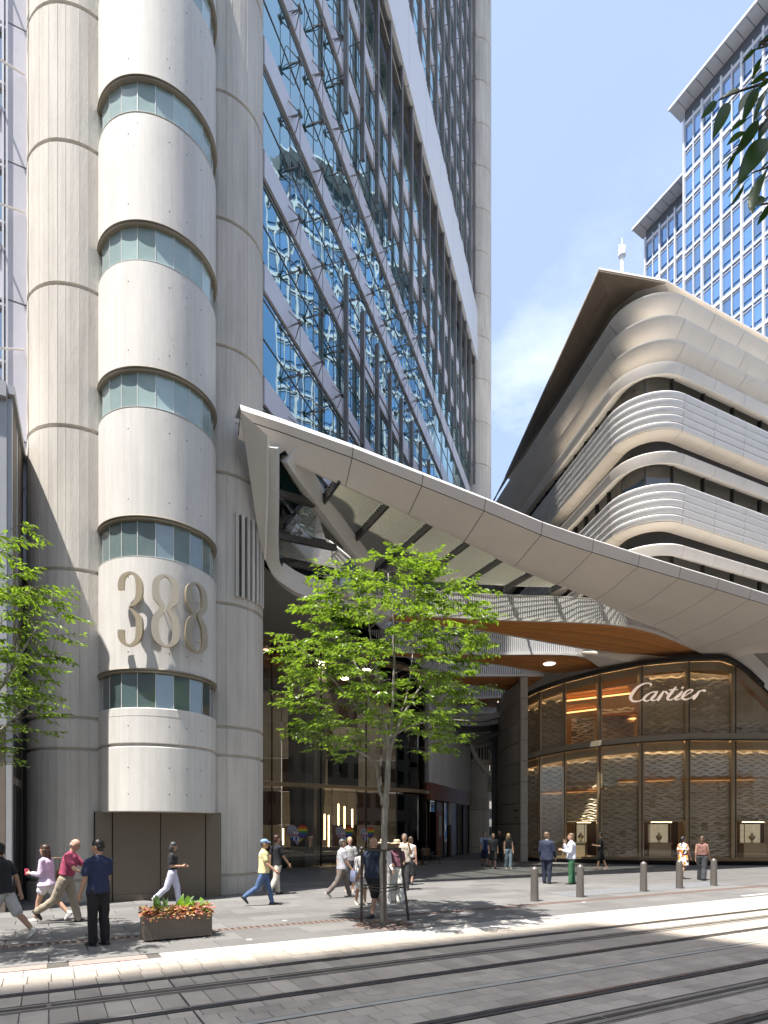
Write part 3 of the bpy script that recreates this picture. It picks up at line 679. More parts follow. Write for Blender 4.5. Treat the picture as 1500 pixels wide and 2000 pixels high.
INX = [(19.0, None), (20.5, P(1251, 1233, 29.7)), (22.7, P(1306, 1252, 30.8)), (25, P(1357, 1269, 31.8)), (27.4, P(1383, 1284, 32.3)), (29.2, P(1418, 1286, 32.0)), (31, P(1447, 1300, 31.9)), (33, P(1475, 1324, 31.8)), (35, P(1503, 1352, 31.7)), (38, P(1550, 1420, 31.7)), (42, P(1620, 1530, 31.8))]
E0 = V(-4.03, 17, 0)
def EU(s, u, z): v = E0+BT*s+BN*u; return V(v.x, v.y, z)
INX[0] = (19.0, EU(19.0, 3.4, 11.8))
def inner(s):
    if s <= 19: u, z = interp(INN, s); return EU(s, u, z)
    for i in range(len(INX)-1):
        if INX[i][0] <= s <= INX[i+1][0]: return INX[i][1].lerp(INX[i+1][1], (s-INX[i][0])/(INX[i+1][0]-INX[i][0]))
    return INX[-1][1]
def section(s):
    ze, ub, zb = interp(RIM, s); e = EU(s, 0, ze); hh = .20+.02*min(s, 12)
    e1 = EU(s, .10, ze-hh); b_ = EU(s, ub, zb); i_ = inner(s)
    a = e1.lerp(b_, .72); c = b_.lerp(i_, .45)
    main = [e1, e1.lerp(b_, .36), a]+[a.lerp(b_, t).lerp(b_.lerp(c, t), t) for t in (.25, .5, .75)]+[c, c.lerp(i_, .5), i_]
    return e, e1, main
seams = [0, 3.44, 5.9, 8.35, 10.84, 13.3, 15.75, 18.1, 20.5, 22.7, 25, 27.4, 29.8, 32.3, 35, 38, 42]
for a, c in zip(seams[:-1], seams[1:]):
    ss = [a+.012+(c-a-.024)*k/6 for k in range(7)]; b = MB(); f = MB(); t = MB()
    rows = []; fr = []; tr = []
    for s in ss:
        e, e1, main = section(s); rows.append(main); fr.append([e, e1+V(0, 0, .028)]); lp = max(.05, .24-.018*s); tr.append([e+BN*.01+V(0, 0, .006), e+BN*lp*.6+V(0, 0, lp), e+BN*.8+V(0, 0, lp+.03)])
    b.grid(rows).build('canopy_panel', M['white_panel'], CAN, 40); f.grid(fr).build('fascia_panel', M['white_panel'], CAN); t.grid(tr).build('edge_cap', M['white_steel'], CAN)
# backing so the joints read dark, top deck and inner cheek
ss = [42*k/60 for k in range(61)]; bk = []; dk = []; ch = []
for s in ss:
    e, e1, main = section(s); bk.append([e+BN*.06-V(0, 0, -.02)]+[p+BN*.05+V(0, 0, .05) for p in main])
    i_ = main[-1]; top = V(i_.x, i_.y, max(i_.z+.35, 12.95)) if s < 20 else i_+V(0, 0, 1.2)
    dk.append([e+BN*.8+V(0, 0, .12), top.lerp(e+BN*.8, .3)+V(0, 0, .12), top+V(0, 0, .05)]); ch.append([i_+V(0, 0, .002), i_.lerp(top, .5), top])
MB().grid(bk).build('panel_backing', M['dark_steel'], CAN); MB().grid(dk).build('top_deck', M['grey_soffit'], CAN); MB().grid(ch).build('inner_cheek', M['white_steel'], CAN)
# ribs with timber soffits; front edge, rear edge (photo pixels on a level plane)
RIBS = [(11.4, [(600, 1190), (780, 1201), (961, 1211), (1236, 1226), (1381, 1281)], [(600, 1200), (780, 1214), (950, 1233), (1170, 1271), (1333, 1287)], 18),
        (11.2, [(640, 1272), (800, 1276), (950, 1279), (1124, 1281), (1172, 1304)], [(640, 1276), (800, 1283), (950, 1295), (1078, 1315), (1152, 1307)], 12),
        (11.0, [(700, 1319), (820, 1320), (950, 1321), (1020, 1321), (1062, 1322)], [(700, 1323), (820, 1329), (950, 1341), (990, 1349), (1012, 1356)], 9),
        (10.8, [(760, 1366), (850, 1366), (930, 1365), (980, 1363), (1008, 1361)], [(760, 1369), (850, 1374), (930, 1378), (965, 1382), (987, 1385)], 6),
        (10.7, [(780, 1398), (850, 1398), (920, 1396), (960, 1393), (984, 1390)], [(780, 1400), (850, 1403), (920, 1405), (950, 1405), (972, 1404)], 4),
        (10.6, [(800, 1422), (850, 1422), (910, 1421), (945, 1420), (972, 1418)], [(800, 1424), (850, 1426), (910, 1428), (940, 1428), (968, 1428)], 3)]
front_lines = []
for ri, (z, fr, rr, nb) in enumerate(RIBS):
    fp = crom([PZ(x, y, z) for x, y in fr], 5); rp = crom([PZ(x, y, z) for x, y in rr], 5); front_lines.append((fp, rp, z))
    for j in range(nb):
        b = MB(); a0, a1 = j/nb, (j+.74)/nb; rows = []
        for f_, r_ in zip(fp, rp):
            p, q_ = f_.lerp(r_, a0), f_.lerp(r_, a1); rows.append([p, q_, q_+V(0, 0, .07), p+V(0, 0, .07)])
        b.grid(rows, True).build('timber_batten', M['wood'], CAN)
    b = MB(); b.grid([[f_+V(0, 0, .075), r_+V(0, 0, .075)] for f_, r_ in zip(fp, rp)]); b.grid([[f_+V(0, 0, .6), r_+V(0, 0, .6)] for f_, r_ in zip(fp, rp)])
    b.build('rib_backing', M['black'], CAN)
    # white upstand of vertical slats along the front, grey screen over it
    def side(line, name, h, m, out):
        b = MB(); c = MB(); tot = 0; hgt = lambda k, N: h*min(1., (N-1-k)/(N*.30)+.12)
        N = len(line)
        for k in range(N-1):
            p, q_ = line[k], line[k+1]; L = (q_-p).length; d = (q_-p).normalized(); nn = max(2, int(L/.10))
            for i in range(nn):
                w = p.lerp(q_, (i+.5)/nn); hh = lerp(hgt(k, N), hgt(k+1, N), (i+.5)/nn); b.box(w+V(0, 0, hh/2), L/nn*.66, .05, hh, d, V(-d.y, d.x, 0))
            c.bar(p+V(0, 0, .05)+V(-d.y, d.x, 0)*.03*out, q_+V(0, 0, .05)+V(-d.y, d.x, 0)*.03*out, .12, .13); c.bar(p+V(0, 0, hgt(k, N)), q_+V(0, 0, hgt(k+1, N)), .07, .05)
        b.build(name, m, CAN); c.build('rib_edge', M['white_steel'], CAN)
    side(fp, 'slatted_upstand', 1.15, M['mesh_white'], -1); side(rp[:-4], 'slatted_upstand', .8, M['mesh_white'], 1)
# downlights in the soffits
for (px, py, z) in ((1073, 1297, 11.17), (1019, 1336, 10.97), (981, 1371, 10.78)):
    c = PZ(px, py, z); MB().lathe([(0, -.02), (.30, -.02), (.33, 0), (.33, .06)], tuple(c), 24).build('downlight', M['lamp_white'], CAN)
# skylight glass between rim and first rib, on dark toothed bars
ZG = 12.98; f1 = front_lines[0][0]
def rib_u(s):                      # where the line across the street meets the first rib
    for p, q_ in zip(f1[:-1], f1[1:]):
        sp_ = (p-E0).dot(BT); sq = (q_-E0).dot(BT)
        if sp_ <= s <= sq: w = p.lerp(q_, (s-sp_)/(sq-sp_)); return (w-E0).dot(BN)
    return None
bars = [s for s in [3.2, 5.2, 7.2, 9.2, 11.2, 13.2, 15.2, 17.2, 18.9]]
fr_dots = MB()
def clip_tower(s, u):               # keep the roof clear of the tower front
    v = E0+BT*s+BN*u; k = (v-FO).dot(FN)
    return k
for s in bars:
    u1 = rib_u(s); i_ = inner(s); u0 = (i_-E0).dot(BN)
    if u1 is None: u1 = 9.0
    while clip_tower(s, u1) < .7 and u1 > u0+.3: u1 -= .1
    b = MB(); b.bar(EU(s, u0-.1, ZG-.12), EU(s, u1+.1, ZG-.12), .10, .22); n = int((u1-u0)/.16)
    for k in range(n): b.box(EU(s, u0+.1+k*.16, ZG-.02), .22, .07, .05, BT, BN)
    b.build('roof_bar', M['dark_steel'], CAN)
for a, c in zip(bars[:-1], bars[1:]):
    ua, uc = [min(rib_u(x) or 9.0, 9.0) for x in (a, c)]
    while clip_tower(a, ua) < .8 and ua > 1: ua -= .1
    while clip_tower(c, uc) < .8 and uc > 1: uc -= .1
    i0, i1 = [(inner(x)-E0).dot(BN) for x in (a, c)]
    MB().slab([EU(a+.05, i0-.1, ZG), EU(c-.05, i1-.1, ZG), EU(c-.05, uc, ZG), EU(a+.05, ua, ZG)], V(0, 0, .02)).build('skylight_pane', M['roof_glass'], CAN)
    nlin = int(max(ua-i0, uc-i1)/.07)
    for k in range(nlin):
        t = (k+.5)/nlin; p = EU(a+.06, i0+(ua-i0)*t, ZG-.012); q_ = EU(c-.06, i1+(uc-i1)*t, ZG-.012); fr_dots.bar(p, q_, .022, .004)
tag(fr_dots.build('frit_lines', M['frit'], CAN), kind='stuff')
# the big diagonal and the left frame hugging the tower
def beam(pts, w, h, name, m=M['white_steel'], n=8):
    q_ = crom(pts, n); rows = []
    for i, p in enumerate(q_):
        t = (q_[min(i+1, len(q_)-1)]-q_[max(i-1, 0)]).normalized(); sd = t.cross(V(0, 1, 0)); sd = sd.normalized(); up = sd.cross(t)
        rows.append([p+sd*w/2+up*h/2, p-sd*w/2+up*h/2, p-sd*w/2-up*h/2, p+sd*w/2-up*h/2])
    b = MB(); b.grid(rows, True); b.add(rows[0], [(0, 1, 2, 3)]); b.add(rows[-1], [(3, 2, 1, 0)])
    return b.build(name, m, CAN, 40)
beam([P(560, 882, 18.0), P(600, 945, 19.3), P(660, 1032, 21.7), P(722, 1112, 24.6)], .62, .4, 'diagonal_beam')
beam([P(530, 872, 17.55), P(530, 960, 18.3), P(530, 1060, 19.4), P(537, 1105, 20.0), P(560, 1135, 20.5), P(610, 1163, 21.4), P(690, 1190, 23.6), P(760, 1200, 25.8)], .40, .35, 'frame_beam')
beam([P(545, 1108, 20.4), P(600, 1140, 21.2), P(680, 1163, 23.2), P(760, 1180, 25.4)], .25, .5, 'frame_inner_beam')
MB().slab([P(470, 804, 17.0), P(522, 850, 17.15), P(521, 960, 17.9), P(516, 1092, 18.9), P(507, 1060, 18.7), P(488, 930, 17.8)], V(.03, .14, 0)).build('end_plate', M['white_panel'], CAN)
MB().slab([P(556, 880, 17.75), P(541, 890, 17.8), P(541, 1085, 20.1), P(560, 1112, 20.5), P(655, 1120, 22.4), P(690, 1085, 23.0), P(610, 970, 19.8)], V(.01, .02, .02)).build('side_glass', M['roof_glass'], CAN)
for (a, c) in (((541, 962, 18.55), (612, 985, 19.9)), ((541, 1046, 19.5), (655, 1070, 21.5)), ((548, 1096, 20.25), (660, 1120, 22.4))): MB().bar(P(*a), P(*c), .16, .2).build('side_bar', M['dark_steel'], CAN)
MB().slab([P(560, 1130, 21), P(650, 1165, 23), P(760, 1190, 26.4), P(640, 1150, 23.4)], V(0, .02, .05)).build('corner_soffit', M['white_steel'], CAN)
# white ceiling piece beside the shop top
MB().slab([P(1345, 1289, 32.4), P(1262, 1281, 32.7), P(1170, 1272, 32.6), P(1133, 1275, 32.4), P(1172, 1305, 33.6), P(1254, 1297, 32.9)], V(0, 0, .05)).build('corner_ceiling', M['white_panel'], CAN)
# roof and cross bars over the deeper ribs
for k in range(1, len(front_lines)-1):
    rp = front_lines[k-1][1]; fp = front_lines[k][0]
    if k < 3:
        for i in range(0, len(fp)-1, 3): MB().bar(V(rp[i].x, rp[i].y, 12.8), V(fp[i].x, fp[i].y, 12.8), .08, .18).build('roof_bar', M['dark_steel'], CAN)
        MB().add([V(p.x, p.y, 12.9) for p in rp]+[V(p.x, p.y, 12.9) for p in reversed(fp)], [tuple(range(len(rp)+len(fp)))]).build('skylight_pane', M['roof_glass'], CAN)
    else: MB().add([V(p.x, p.y, 12.4) for p in rp]+[V(p.x, p.y, 12.4) for p in reversed(fp)], [tuple(range(len(rp)+len(fp)))]).build('skylight_pane', M['roof_glass'], CAN)
# ================================================================== SHOP with curved glass
SH = [(1023, 36.2, 1361, 1482), (1054, 35.5, 1347, 1473), (1102, 34.6, 1330, 1463), (1172, 33.5, 1312, 1453), (1254, 32.6, 1296, 1445), (1346, 32.1, 1287, 1440), (1437, 31.9, 1294, 1440), (1530, 31.9, 1385, 1440), (1640, 32.2, 1440, 1440)]
TOPS = [(1023, 1361), (1053, 1347), (1102, 1330), (1172, 1312), (1254, 1296), (1300, 1291), (1346, 1287), (1405, 1285), (1422, 1288), (1438, 1296), (1463, 1314), (1500, 1349), (1540, 1400), (1640, 1438)]
def shop(px): d, ty, my = interp(SH, px); ty = interp(TOPS, px)[0]; return d, ty, my
def SP(px, z, back=0.): d = shop(px)[0]; v = V((px-CX)/F*d, d, z); return v+V(.25, 1, 0).normalized()*back
def ztop(px): d, ty, my = shop(px); return CH+(HY-ty)/F*d
ZT = 6.72
def ztr(px): d, ty, my = shop(px); return CH+(HY-my)/F*d
SHOP = empty('glass_shop', SP(1250, 0), 'curved bronze glass shop front with gold script sign below the canopy', 'shop')
J = [1023, 1054, 1102, 1172, 1254, 1346, 1437, 1530]
def strip(pxs, f0, f1, back, m, name, parent=SHOP): return MB().grid([[SP(x, f0(x), back), SP(x, f1(x), back)] for x in pxs]).build(name, m, parent, 40)
for a, c in zip(J[:-1], J[1:]):
    xs = [a+.4+(c-a-.8)*k/8 for k in range(9)]
    strip(xs, lambda x: .38, lambda x: ztr(x)-.2, 0, M['clear'], 'lower_pane')
    strip(xs, lambda x: ztr(x)+.2, lambda x: max(ztop(x)-.06, ztr(x)+.25), 0, M['clear'], 'upper_pane')
def ribbon_bar(pxs, zf, w, h, m, name, back=0.):
    rows = []
    for x in pxs:
        c = SP(x, zf(x), back); n = V(-.25, -1, 0).normalized(); rows.append([c+n*w/2+V(0, 0, h/2), c-n*w/2+V(0, 0, h/2), c-n*w/2-V(0, 0, h/2), c+n*w/2-V(0, 0, h/2)])
    return MB().grid(rows, True).build(name, m, SHOP, 40)
allx = [1023+k*6.2 for k in range(100)]
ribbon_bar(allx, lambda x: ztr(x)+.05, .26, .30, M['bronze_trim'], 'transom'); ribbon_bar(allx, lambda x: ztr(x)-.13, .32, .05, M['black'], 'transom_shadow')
ribbon_bar(allx, lambda x: ztop(x)+.03, .34, .22, M['black'], 'top_rim'); ribbon_bar(allx, lambda x: .30, .2, .14, M['bronze'], 'sill'); ribbon_bar(allx, lambda x: .12, .1, .24, M['black'], 'plinth', .25)
for x in J:
    b = MB(); b.box(SP(x, (.38+ztr(x)-.2)/2), .035, .05, ztr(x)-.6); b.box(SP(x, (ztr(x)+ztop(x))/2+.05), .035, .05, max(ztop(x)-ztr(x)-.35, .05)); b.build('glass_joint', M['black'], SHOP)
# bronze liners and wave screens behind the glass
def wave_screen(x0, x1, f0, f1, back, seed, m='screen', amp=1.0):
    rg = random.Random(seed); b = MB(); p0 = SP(x0, 0, back); p1 = SP(x1, 0, back); W = (p1-p0).length; u = (p1-p0).normalized(); n = V(u.y, -u.x, 0)
    z0 = max(f0(x0), f0(x1)); z1 = min(f1(x0), f1(x1)); rows = int((z1-z0)/.15)
    wl = .62; bk = MB().quad(p0+V(0, 0, f0(x0)), p1+V(0, 0, f0(x1)), p1+V(0, 0, f1(x1)), p0+V(0, 0, f1(x0))).build('screen_back', M['screen_dk'], SHOP)
    for r in range(rows):
        zc = z0+(r+.5)*.15; ph = (r % 2)*math.pi*.5+rg.uniform(-.25, .25); x = 0
        while x < W-.02:
            L = min(wl/2, W-x); tl = .035 if rg.random() > .13 else -.055; tl *= rg.uniform(.5, 1.25)*amp; line = []
            for k in range(5):
                xx = x+L*k/4; zz = zc+.04*math.sin(2*math.pi*xx/wl+ph); c = p0+u*xx
                line.append([c+n*(.03-tl)+V(0, 0, zz+.06), c+n*(.03+tl)+V(0, 0, zz-.062)])
            b.grid(line); x += wl/2
    tag(b.build('wave_screen', M[m], SHOP), kind='stuff')
for i, (a, c) in enumerate(zip(J[:-1], J[1:])):
    B = .65; w = c-a
    lo = 2.35 if i in (2, 4, 6) else .45
    zc_ = (3.6, 3.7, 4.6, 4.3, 4.75, 4.75, 4.7)[i]
    wave_screen(a+w*.07, c-w*.05, lambda x: lo, lambda x: zc_, B, 20+i); wave_screen(a+w*.07, c-w*.05, lambda x: zc_+.02, lambda x: ztr(x)-.55, B, 80+i, 'screen_sky_reflect', .6)  # upper part of each lower screen carries the painted sky reflection
    if ztop(a) > ztr(a)+.9 or ztop(c) > ztr(c)+.9:
        if i != 2 and i != 3: wave_screen(a+w*.07, c-w*.05, lambda x: ztr(x)+.3, lambda x: max(ztop(x)-.55, ztr(x)+.5), B, 40+i)
    for xx in (a+w*.03, c-w*.02):
        MB().box(SP(xx, (ztr(xx)+.2)/2, .5), .16, .22, ztr(xx)-.4).build('liner_post', M['bronze_lt'], SHOP)
        hh = ztop(xx)-ztr(xx)-.3
        if hh > .3: MB().box(SP(xx, (ztr(xx)+ztop(xx))/2, .5), .14, .2, hh).build('liner_post', M['bronze_lt'], SHOP)
    xs = [a+w*k/4 for k in range(5)]
    for (f0, nm_) in ((lambda x: ztr(x)-.34, 1), (lambda x: ztop(x)-.28, 0)):
        if nm_ or (i < 6 and ztop((a+c)/2)-ztr((a+c)/2) > 1.5): MB().bar(SP(a+w*.06, f0(a+w*.06), .56), SP(c-w*.06, f0(c-w*.06), .56), .05, .04).build('added_wash_strip', M['shop_fill'], SHOP)  # hidden strip added behind the liner head to brighten the screens
    strip(xs, lambda x: ztr(x)-.62, lambda x: ztr(x)-.22, .45, M['bronze_lt'], 'liner_head')
    strip(xs, lambda x: ztop(x)-.5, lambda x: ztop(x)-.05, .45, M['bronze_lt'], 'liner_head')
strip(allx, lambda x: .34, lambda x: .42, .6, M['bronze_lt'], 'inner_sill')
MB().grid([[SP(x, ztr(x)-.02, .1), SP(x, ztr(x)-.02, 6)] for x in allx]).build('mezzanine_floor', M['shop_wall'], SHOP)
MB().grid([[SP(x, .3, .1), SP(x, .3, 6)] for x in allx]).build('shop_floor', M['bronze_lt'], SHOP)
MB().grid([[SP(x, .3, 4.6), SP(x, 11, 4.6)] for x in allx]).build('back_wall', M['shop_wall'], SHOP)
MB().grid([[SP(x, ztop(x)-.03, .1), SP(x, ztop(x)-.03, 6)] for x in allx]).build('shop_ceiling', M['shop_wall'], SHOP)
# upper floor room between the third and fifth joints: dark timber waves and cove light
for (x0, x1, zz) in ((1062, 1172, 9.0), (1108, 1240, 9.75), (1176, 1252, 8.3)):
    MB().bar(SP(x0, zz, 2.6), SP(x1, zz-.1, 1.8), .12, .07).build('cove_light', M['cove'], SHOP)
    MB().bar(SP(x0, zz+.22, 2.3), SP(x1, zz+.12, 1.5), .9, .14).build('cove_board', M['wood'], SHOP)
wave_screen(1120, 1168, lambda x: 6.95, lambda x: 8.6, 1.7, 61); wave_screen(1180, 1250, lambda x: 6.95, lambda x: 8.9, 1.9, 62)
for (x0, x1, zz, bk) in ((1060, 1180, 4.0, .5), (1210, 1320, 4.5, .5), (1340, 1480, 4.5, .5)): 
    MB().bar(SP(x0, zz, bk), SP(x1, zz+.06, bk), .03, .014).build('cove_light', M['cove_dim'], SHOP)
    MB().bar(SP(x0-3, zz+.10, bk-.05), SP(x1+3, zz+.16, bk-.05), .2, .07).build('cove_board', M['wood'], SHOP)
# display niches with a case each
for k, (x0, x1) in enumerate(((1116, 1170), (1257, 1340), (1440, 1525))):
    ct = SP((x0+x1)/2, 0, .9); u = (SP(x1, 0)-SP(x0, 0)); W = u.length; u.normalize(); n = V(-u.y, u.x, 0)
    MB().box(ct+n*.9+V(0, 0, 1.35), W, .05, 2.0, u, n).build('niche_back', M['dark_wood'], SHOP)
    MB().box(ct+V(0, 0, 2.34), W, 1.5, .06, u, n).build('niche_head', M['bronze_lt'], SHOP)
    MB().box(ct+V(0, 0, 2.29), W*.5, .08, .03, u, n).build('niche_lamp', M['lamp_warm'], SHOP)
    cs = MB()
    w = W*.42 if k else .5; cc = ct-u*W*.08-n*.25
    cs.box(cc+V(0, 0, .72), w*1.25, .5, .80, u, n); cs.box(cc+V(0, 0, 1.14), w*1.4, .6, .04, u, n); cs.build('display_plinth', M['bronze_lt'], SHOP)
    cb = MB(); cb.box(cc+n*.22+V(0, 0, 1.68), w*1.1, .04, 1.0, u, n); cb.build('display_back', mat('lit_display', (.75, .68, .52), .6, var=.2, scale=6, emit=((1, .85, .6), .12)), SHOP)
    for sx in (-1, 1):
        for sy in (-1, 1): MB().box(cc+u*sx*w*.6+n*sy*.24+V(0, 0, 1.7), .03, .03, 1.1, u, n).build('display_post', M['bronze'], SHOP)
    bst = MB(); bst.lathe([(0, 0), (.10, .0), (.08, .03), (.03, .06), (.05, .12), (.15, .25), (.17, .36), (.10, .40), (.05, .48), (.04, .55), (0, .56)], tuple(cc+n*.05+V(0, 0, 1.17)), 16); bst.build('jewel_bust', M['gold'], SHOP, True)
# sunlit gold column just inside the left bay
MB().tube([SP(1076, .35, 1.0), SP(1084, 3.2, 1.1), SP(1096, 6.2, 1.3)], [.30, .24, .2], 16).build('gold_column', mat('pitted_gold', (.55, .42, .24), .5, metal=.3, var=.45, scale=7, bump=.6, bscale=18), SHOP, True)
# script sign
STK = [[(538, 212, 8), (552, 184, 16), (505, 170, 10), (440, 190, 20), (372, 240, 32), (322, 308, 40), (300, 358, 38), (318, 400, 24), (372, 410, 16), (432, 390, 12), (478, 358, 7)],
       [(612, 276, 16), (562, 284, 12), (502, 322, 24), (464, 366, 30), (482, 398, 18), (532, 384, 11), (592, 330, 9), (622, 282, 9)], [(628, 268, 12), (592, 325, 32), (556, 368, 30), (574, 389, 14), (622, 370, 9), (668, 322, 7)],
       [(704, 262, 14), (668, 322, 34), (628, 386, 34)], [(668, 322, 9), (700, 284, 11), (726, 270, 16), (742, 288, 22), (757, 299, 8)],
       [(852, 204, 14), (802, 272, 34), (752, 345, 32), (762, 373, 16), (812, 360, 11), (862, 312, 8)], [(768, 246, 9), (820, 241, 10), (872, 238, 9)],
       [(928, 256, 14), (884, 312, 34), (844, 348, 30), (860, 368, 14), (910, 346, 9), (948, 310, 8)], [(924, 202, 8), (930, 213, 27), (924, 226, 8)],
       [(936, 330, 9), (1000, 286, 11), (1050, 246, 14), (1030, 231, 12), (980, 254, 20), (938, 308, 30), (930, 345, 26), (970, 360, 16), (1032, 332, 9), (1078, 292, 8)],
       [(1132, 244, 16), (1096, 300, 34), (1056, 352, 32)], [(1092, 306, 9), (1132, 256, 11), (1166, 238, 15), (1192, 240, 26), (1206, 250, 10)]]
s0 = P(1180, 1310, 32.45)-V(0, .28, 0); s1 = P(1420, 1310, 31.7)-V(0, .28, 0); su = (s1-s0); ssc = su.length/1500; su.normalize(); sz = 2.06/562*1.0
SG = empty('script_sign', V((s0.x+s1.x)/2, (s0.y+s1.y)/2, 8.2), 'pale gold script lettering mounted on the curved upper shop glass', 'sign')
sn = V(su.y, -su.x, 0); snz = V(su.x*0, 0, 1)
for i, st in enumerate(STK):
    b = MB(); b.ribbon([(p[0], -(p[1]+.035*(p[0]-300)), p[2]) for p in st], s0+sn*(.004*(i % 3)), su, V(0, 0, 1), sn, .07, False, 8, ssc); b.build('letter_stroke', M['sign'], SG, 30)
for x in (340, 560, 800, 1000, 1150): MB().tube([s0+su*x*ssc-V(0, 0, 330*ssc), s0+su*x*ssc-V(0, 0, 330*ssc)-sn*.3], .012, 6).build('sign_pin', M['bronze'], SG)
# ================================================================== grooved stone drum and pavilion above
PAV = empty('pavilion_building', (12.5, 32, 0), 'pale pavilion of rounded stone bands and ribbon windows above the shop', 'building')
DR = [(1021, 36.0), (1010, 37.0), (998, 38.2), (986, 39.7), (976, 41.4), (970, 43.5)]
dp = crom([V((x-CX)/F*d, d, 0) for x, d in DR], 5)
for k in range(9):
    z0 = k*1.24-.25; z1 = z0+1.21
    for (i0, i1) in ((0, 12), (12, 25)):
        rows = []
        for p in dp[i0:i1+1]:
            n = V(-.8, -.6, 0); rows.append([p-n*.3+V(0, 0, z0), p-n*.05+V(0, 0, z0), p+V(0, 0, z0+.05), p+V(0, 0, z1-.05), p-n*.05+V(0, 0, z1), p-n*.3+V(0, 0, z1)])
        MB().grid(rows).build('stone_block', M['drum'], PAV, 30)
    MB().box(V((1022-CX)/F*35.95, 35.95, (z0+z1)/2), .42, .5, 1.21).build('pilaster_block', M['band'], PAV)
b = MB()
for p, q_ in zip(dp[:-1], dp[1:]): b.quad(p+V(.1, .08, 0), q_+V(.1, .08, 0), q_+V(.1, .08, 11), p+V(.1, .08, 11))
b.build('drum_backing', M['hole'], PAV)
mk = MB(); rgm = random.Random(4)
for (zz, n0, hh) in ((3.05, 9, .16), (2.62, 7, .10)):
    for k in range(n0):
        p = dp[2].lerp(dp[7], (k+.5)/n0); mk.box(p+V(-.02, -.02, zz), .06, .03, hh*rgm.uniform(.7, 1), V(.5, -.85, 0), V(.85, .5, 0))
mk.build('wall_lettering', M['bronze_trim'], PAV)
dr, dl = BT, V(-.156, .988, 0); mB = (dr+dl).normalized(); nose = V(12.47, 29, 0); fr_ = 2.2; half = math.acos(dr.dot(dl))/2
Wv = nose-mB*(fr_/math.sin(half)-fr_); Cc = Wv+mB*(fr_/math.sin(half)); nL = V(-.988, -.156, 0); nR = V(.438, -.899, 0)
def pav(st, o, z):
    kind, v = st
    if kind == 'l': p = Cc+nL*(fr_+o)+dl*v
    elif kind == 'r': p = Cc+nR*(fr_+o)+dr*v
    else: a0 = math.atan2(nL.y, nL.x); a1 = math.atan2(nR.y, nR.x); a = a0+(a1-a0)*v; p = Cc+V(math.cos(a), math.sin(a), 0)*(fr_+o)
    return V(p.x, p.y, z)
segs = []
ls = [24, 20, 16.5, 13.3, 10.4, 7.6, 5, 2.5, 0.]
for a, c in zip(ls[:-1], ls[1:]): segs.append([('l', a-.008), ('l', (a+c)/2), ('l', c+.008)])
segs.append([('c', .003+.994*k/10) for k in range(11)])
rs = [0, 2.3, 4.6, 6.9, 9.2, 11.5, 14, 17, 21]
for a, c in zip(rs[:-1], rs[1:]): segs.append([('r', a+.008), ('r', c-.008)])
def band_panels(prof, m, name):
    for sg in segs: MB().grid([[pav(st, o, z) for (o, z) in prof] for st in sg]).build(name, m, PAV, 40)
def band_full(prof, m, name):
    st = [s_ for sg in segs for s_ in sg]; MB().grid([[pav(x, o, z) for (o, z) in prof] for x in st]).build(name, m, PAV)
def window_row(z0, z1):
    for sg in segs:
        if sg[0][0] == 'c': sg = sg[::2]
        for a, c in zip(sg[:-1], sg[1:]):
            if a[0] == 'c': continue
            pa, pc = pav(a, -.8, 0), pav(c, -.8, 0); u = pc-pa; L = u.length; u.normalize(); n = V(u.y, -u.x, 0)
            MB().box((pa+pc)/2+V(0, 0, (z0+z1)/2), L-.05, .03, z1-z0, u, n).build('window_pane', M['pav_glass'], PAV)
            MB().box(pa+n*.05+V(0, 0, (z0+z1)/2), .07, .16, z1-z0, u, n).build('window_mullion', M['black'], PAV)
    # square glazed corner
    a, c = pav(('l', 0), -.8, 0), pav(('r', 0), -.8, 0); crn = Wv+mB*(1.2/math.sin(half))
    for p, q_ in ((a, crn), (crn, c)):
        u = q_-p; L = u.length; u.normalize(); MB().box((p+q_)/2+V(0, 0, (z0+z1)/2), L-.04, .03, z1-z0, u, V(-u.y, u.x, 0)).build('window_pane', M['pav_glass'], PAV)
    MB().box(crn+V(0, 0, (z0+z1)/2), .08, .08, z1-z0).build('window_mullion', M['black'], PAV)
for zt in (13.96, 18.38, 22.8):
    for k in range(5):
        z1 = zt-k*.348; z0 = z1-.30; o = -.035*k
        band_panels([(-.4, z0), (o-.07, z0), (o-.04, z0+.03), (o, z1-.04), (o-.03, z1), (-.4, z1)], M['stone_white'], 'slat')
    band_full([(-.22, zt), (-.22, zt-1.75)], M['dark_steel'], 'slat_backing')
    if zt < 15: continue
    band_panels([(-.16, zt-1.75), (-.20, zt-1.78), (-.85, zt-1.88), (-.95, zt-1.88)], M['stone'], 'soffit_panel')
    band_full([(-.88, zt-1.80), (-.88, zt-3.0)], M['black'], 'dark_reveal')
    band_panels([(-.95, zt-2.78), (-.16, zt-2.80), (-.06, zt-2.88), (-.08, zt-2.98), (-.20, zt-3.34), (-.32, zt-3.31), (-1.0, zt-2.95)], M['stone'], 'brow_panel')
    window_row(zt-4.42, zt-2.9)
    band_full([(-.35, zt+.015), (-1.0, zt+.015)], M['stone'], 'sill_top')
window_row(22.8, 24.2)
band_panels([(-.95, 24.30), (-.16, 24.28), (-.04, 24.2), (-.06, 24.08), (-.18, 23.72), (-.3, 23.74), (-1.0, 24.12)], M['stone'], 'brow_panel')
band_full([(-.85, 24.2), (-.85, 24.6)], M['black'], 'dark_reveal')
for (z1, z0, o) in ((25.35, 24.5, -.02), (26.5, 25.45, -.04), (27.65, 26.62, -.10)):
    band_panels([(-1.2, z1+.02), (o-.12, z1), (o, z1-.09), (o-.03, z1-.24), (o-.75, z0), (-1.2, z0-.03)], M['stone'], 'crown_panel')
st_in = [x for sg in segs for x in sg[:1]]
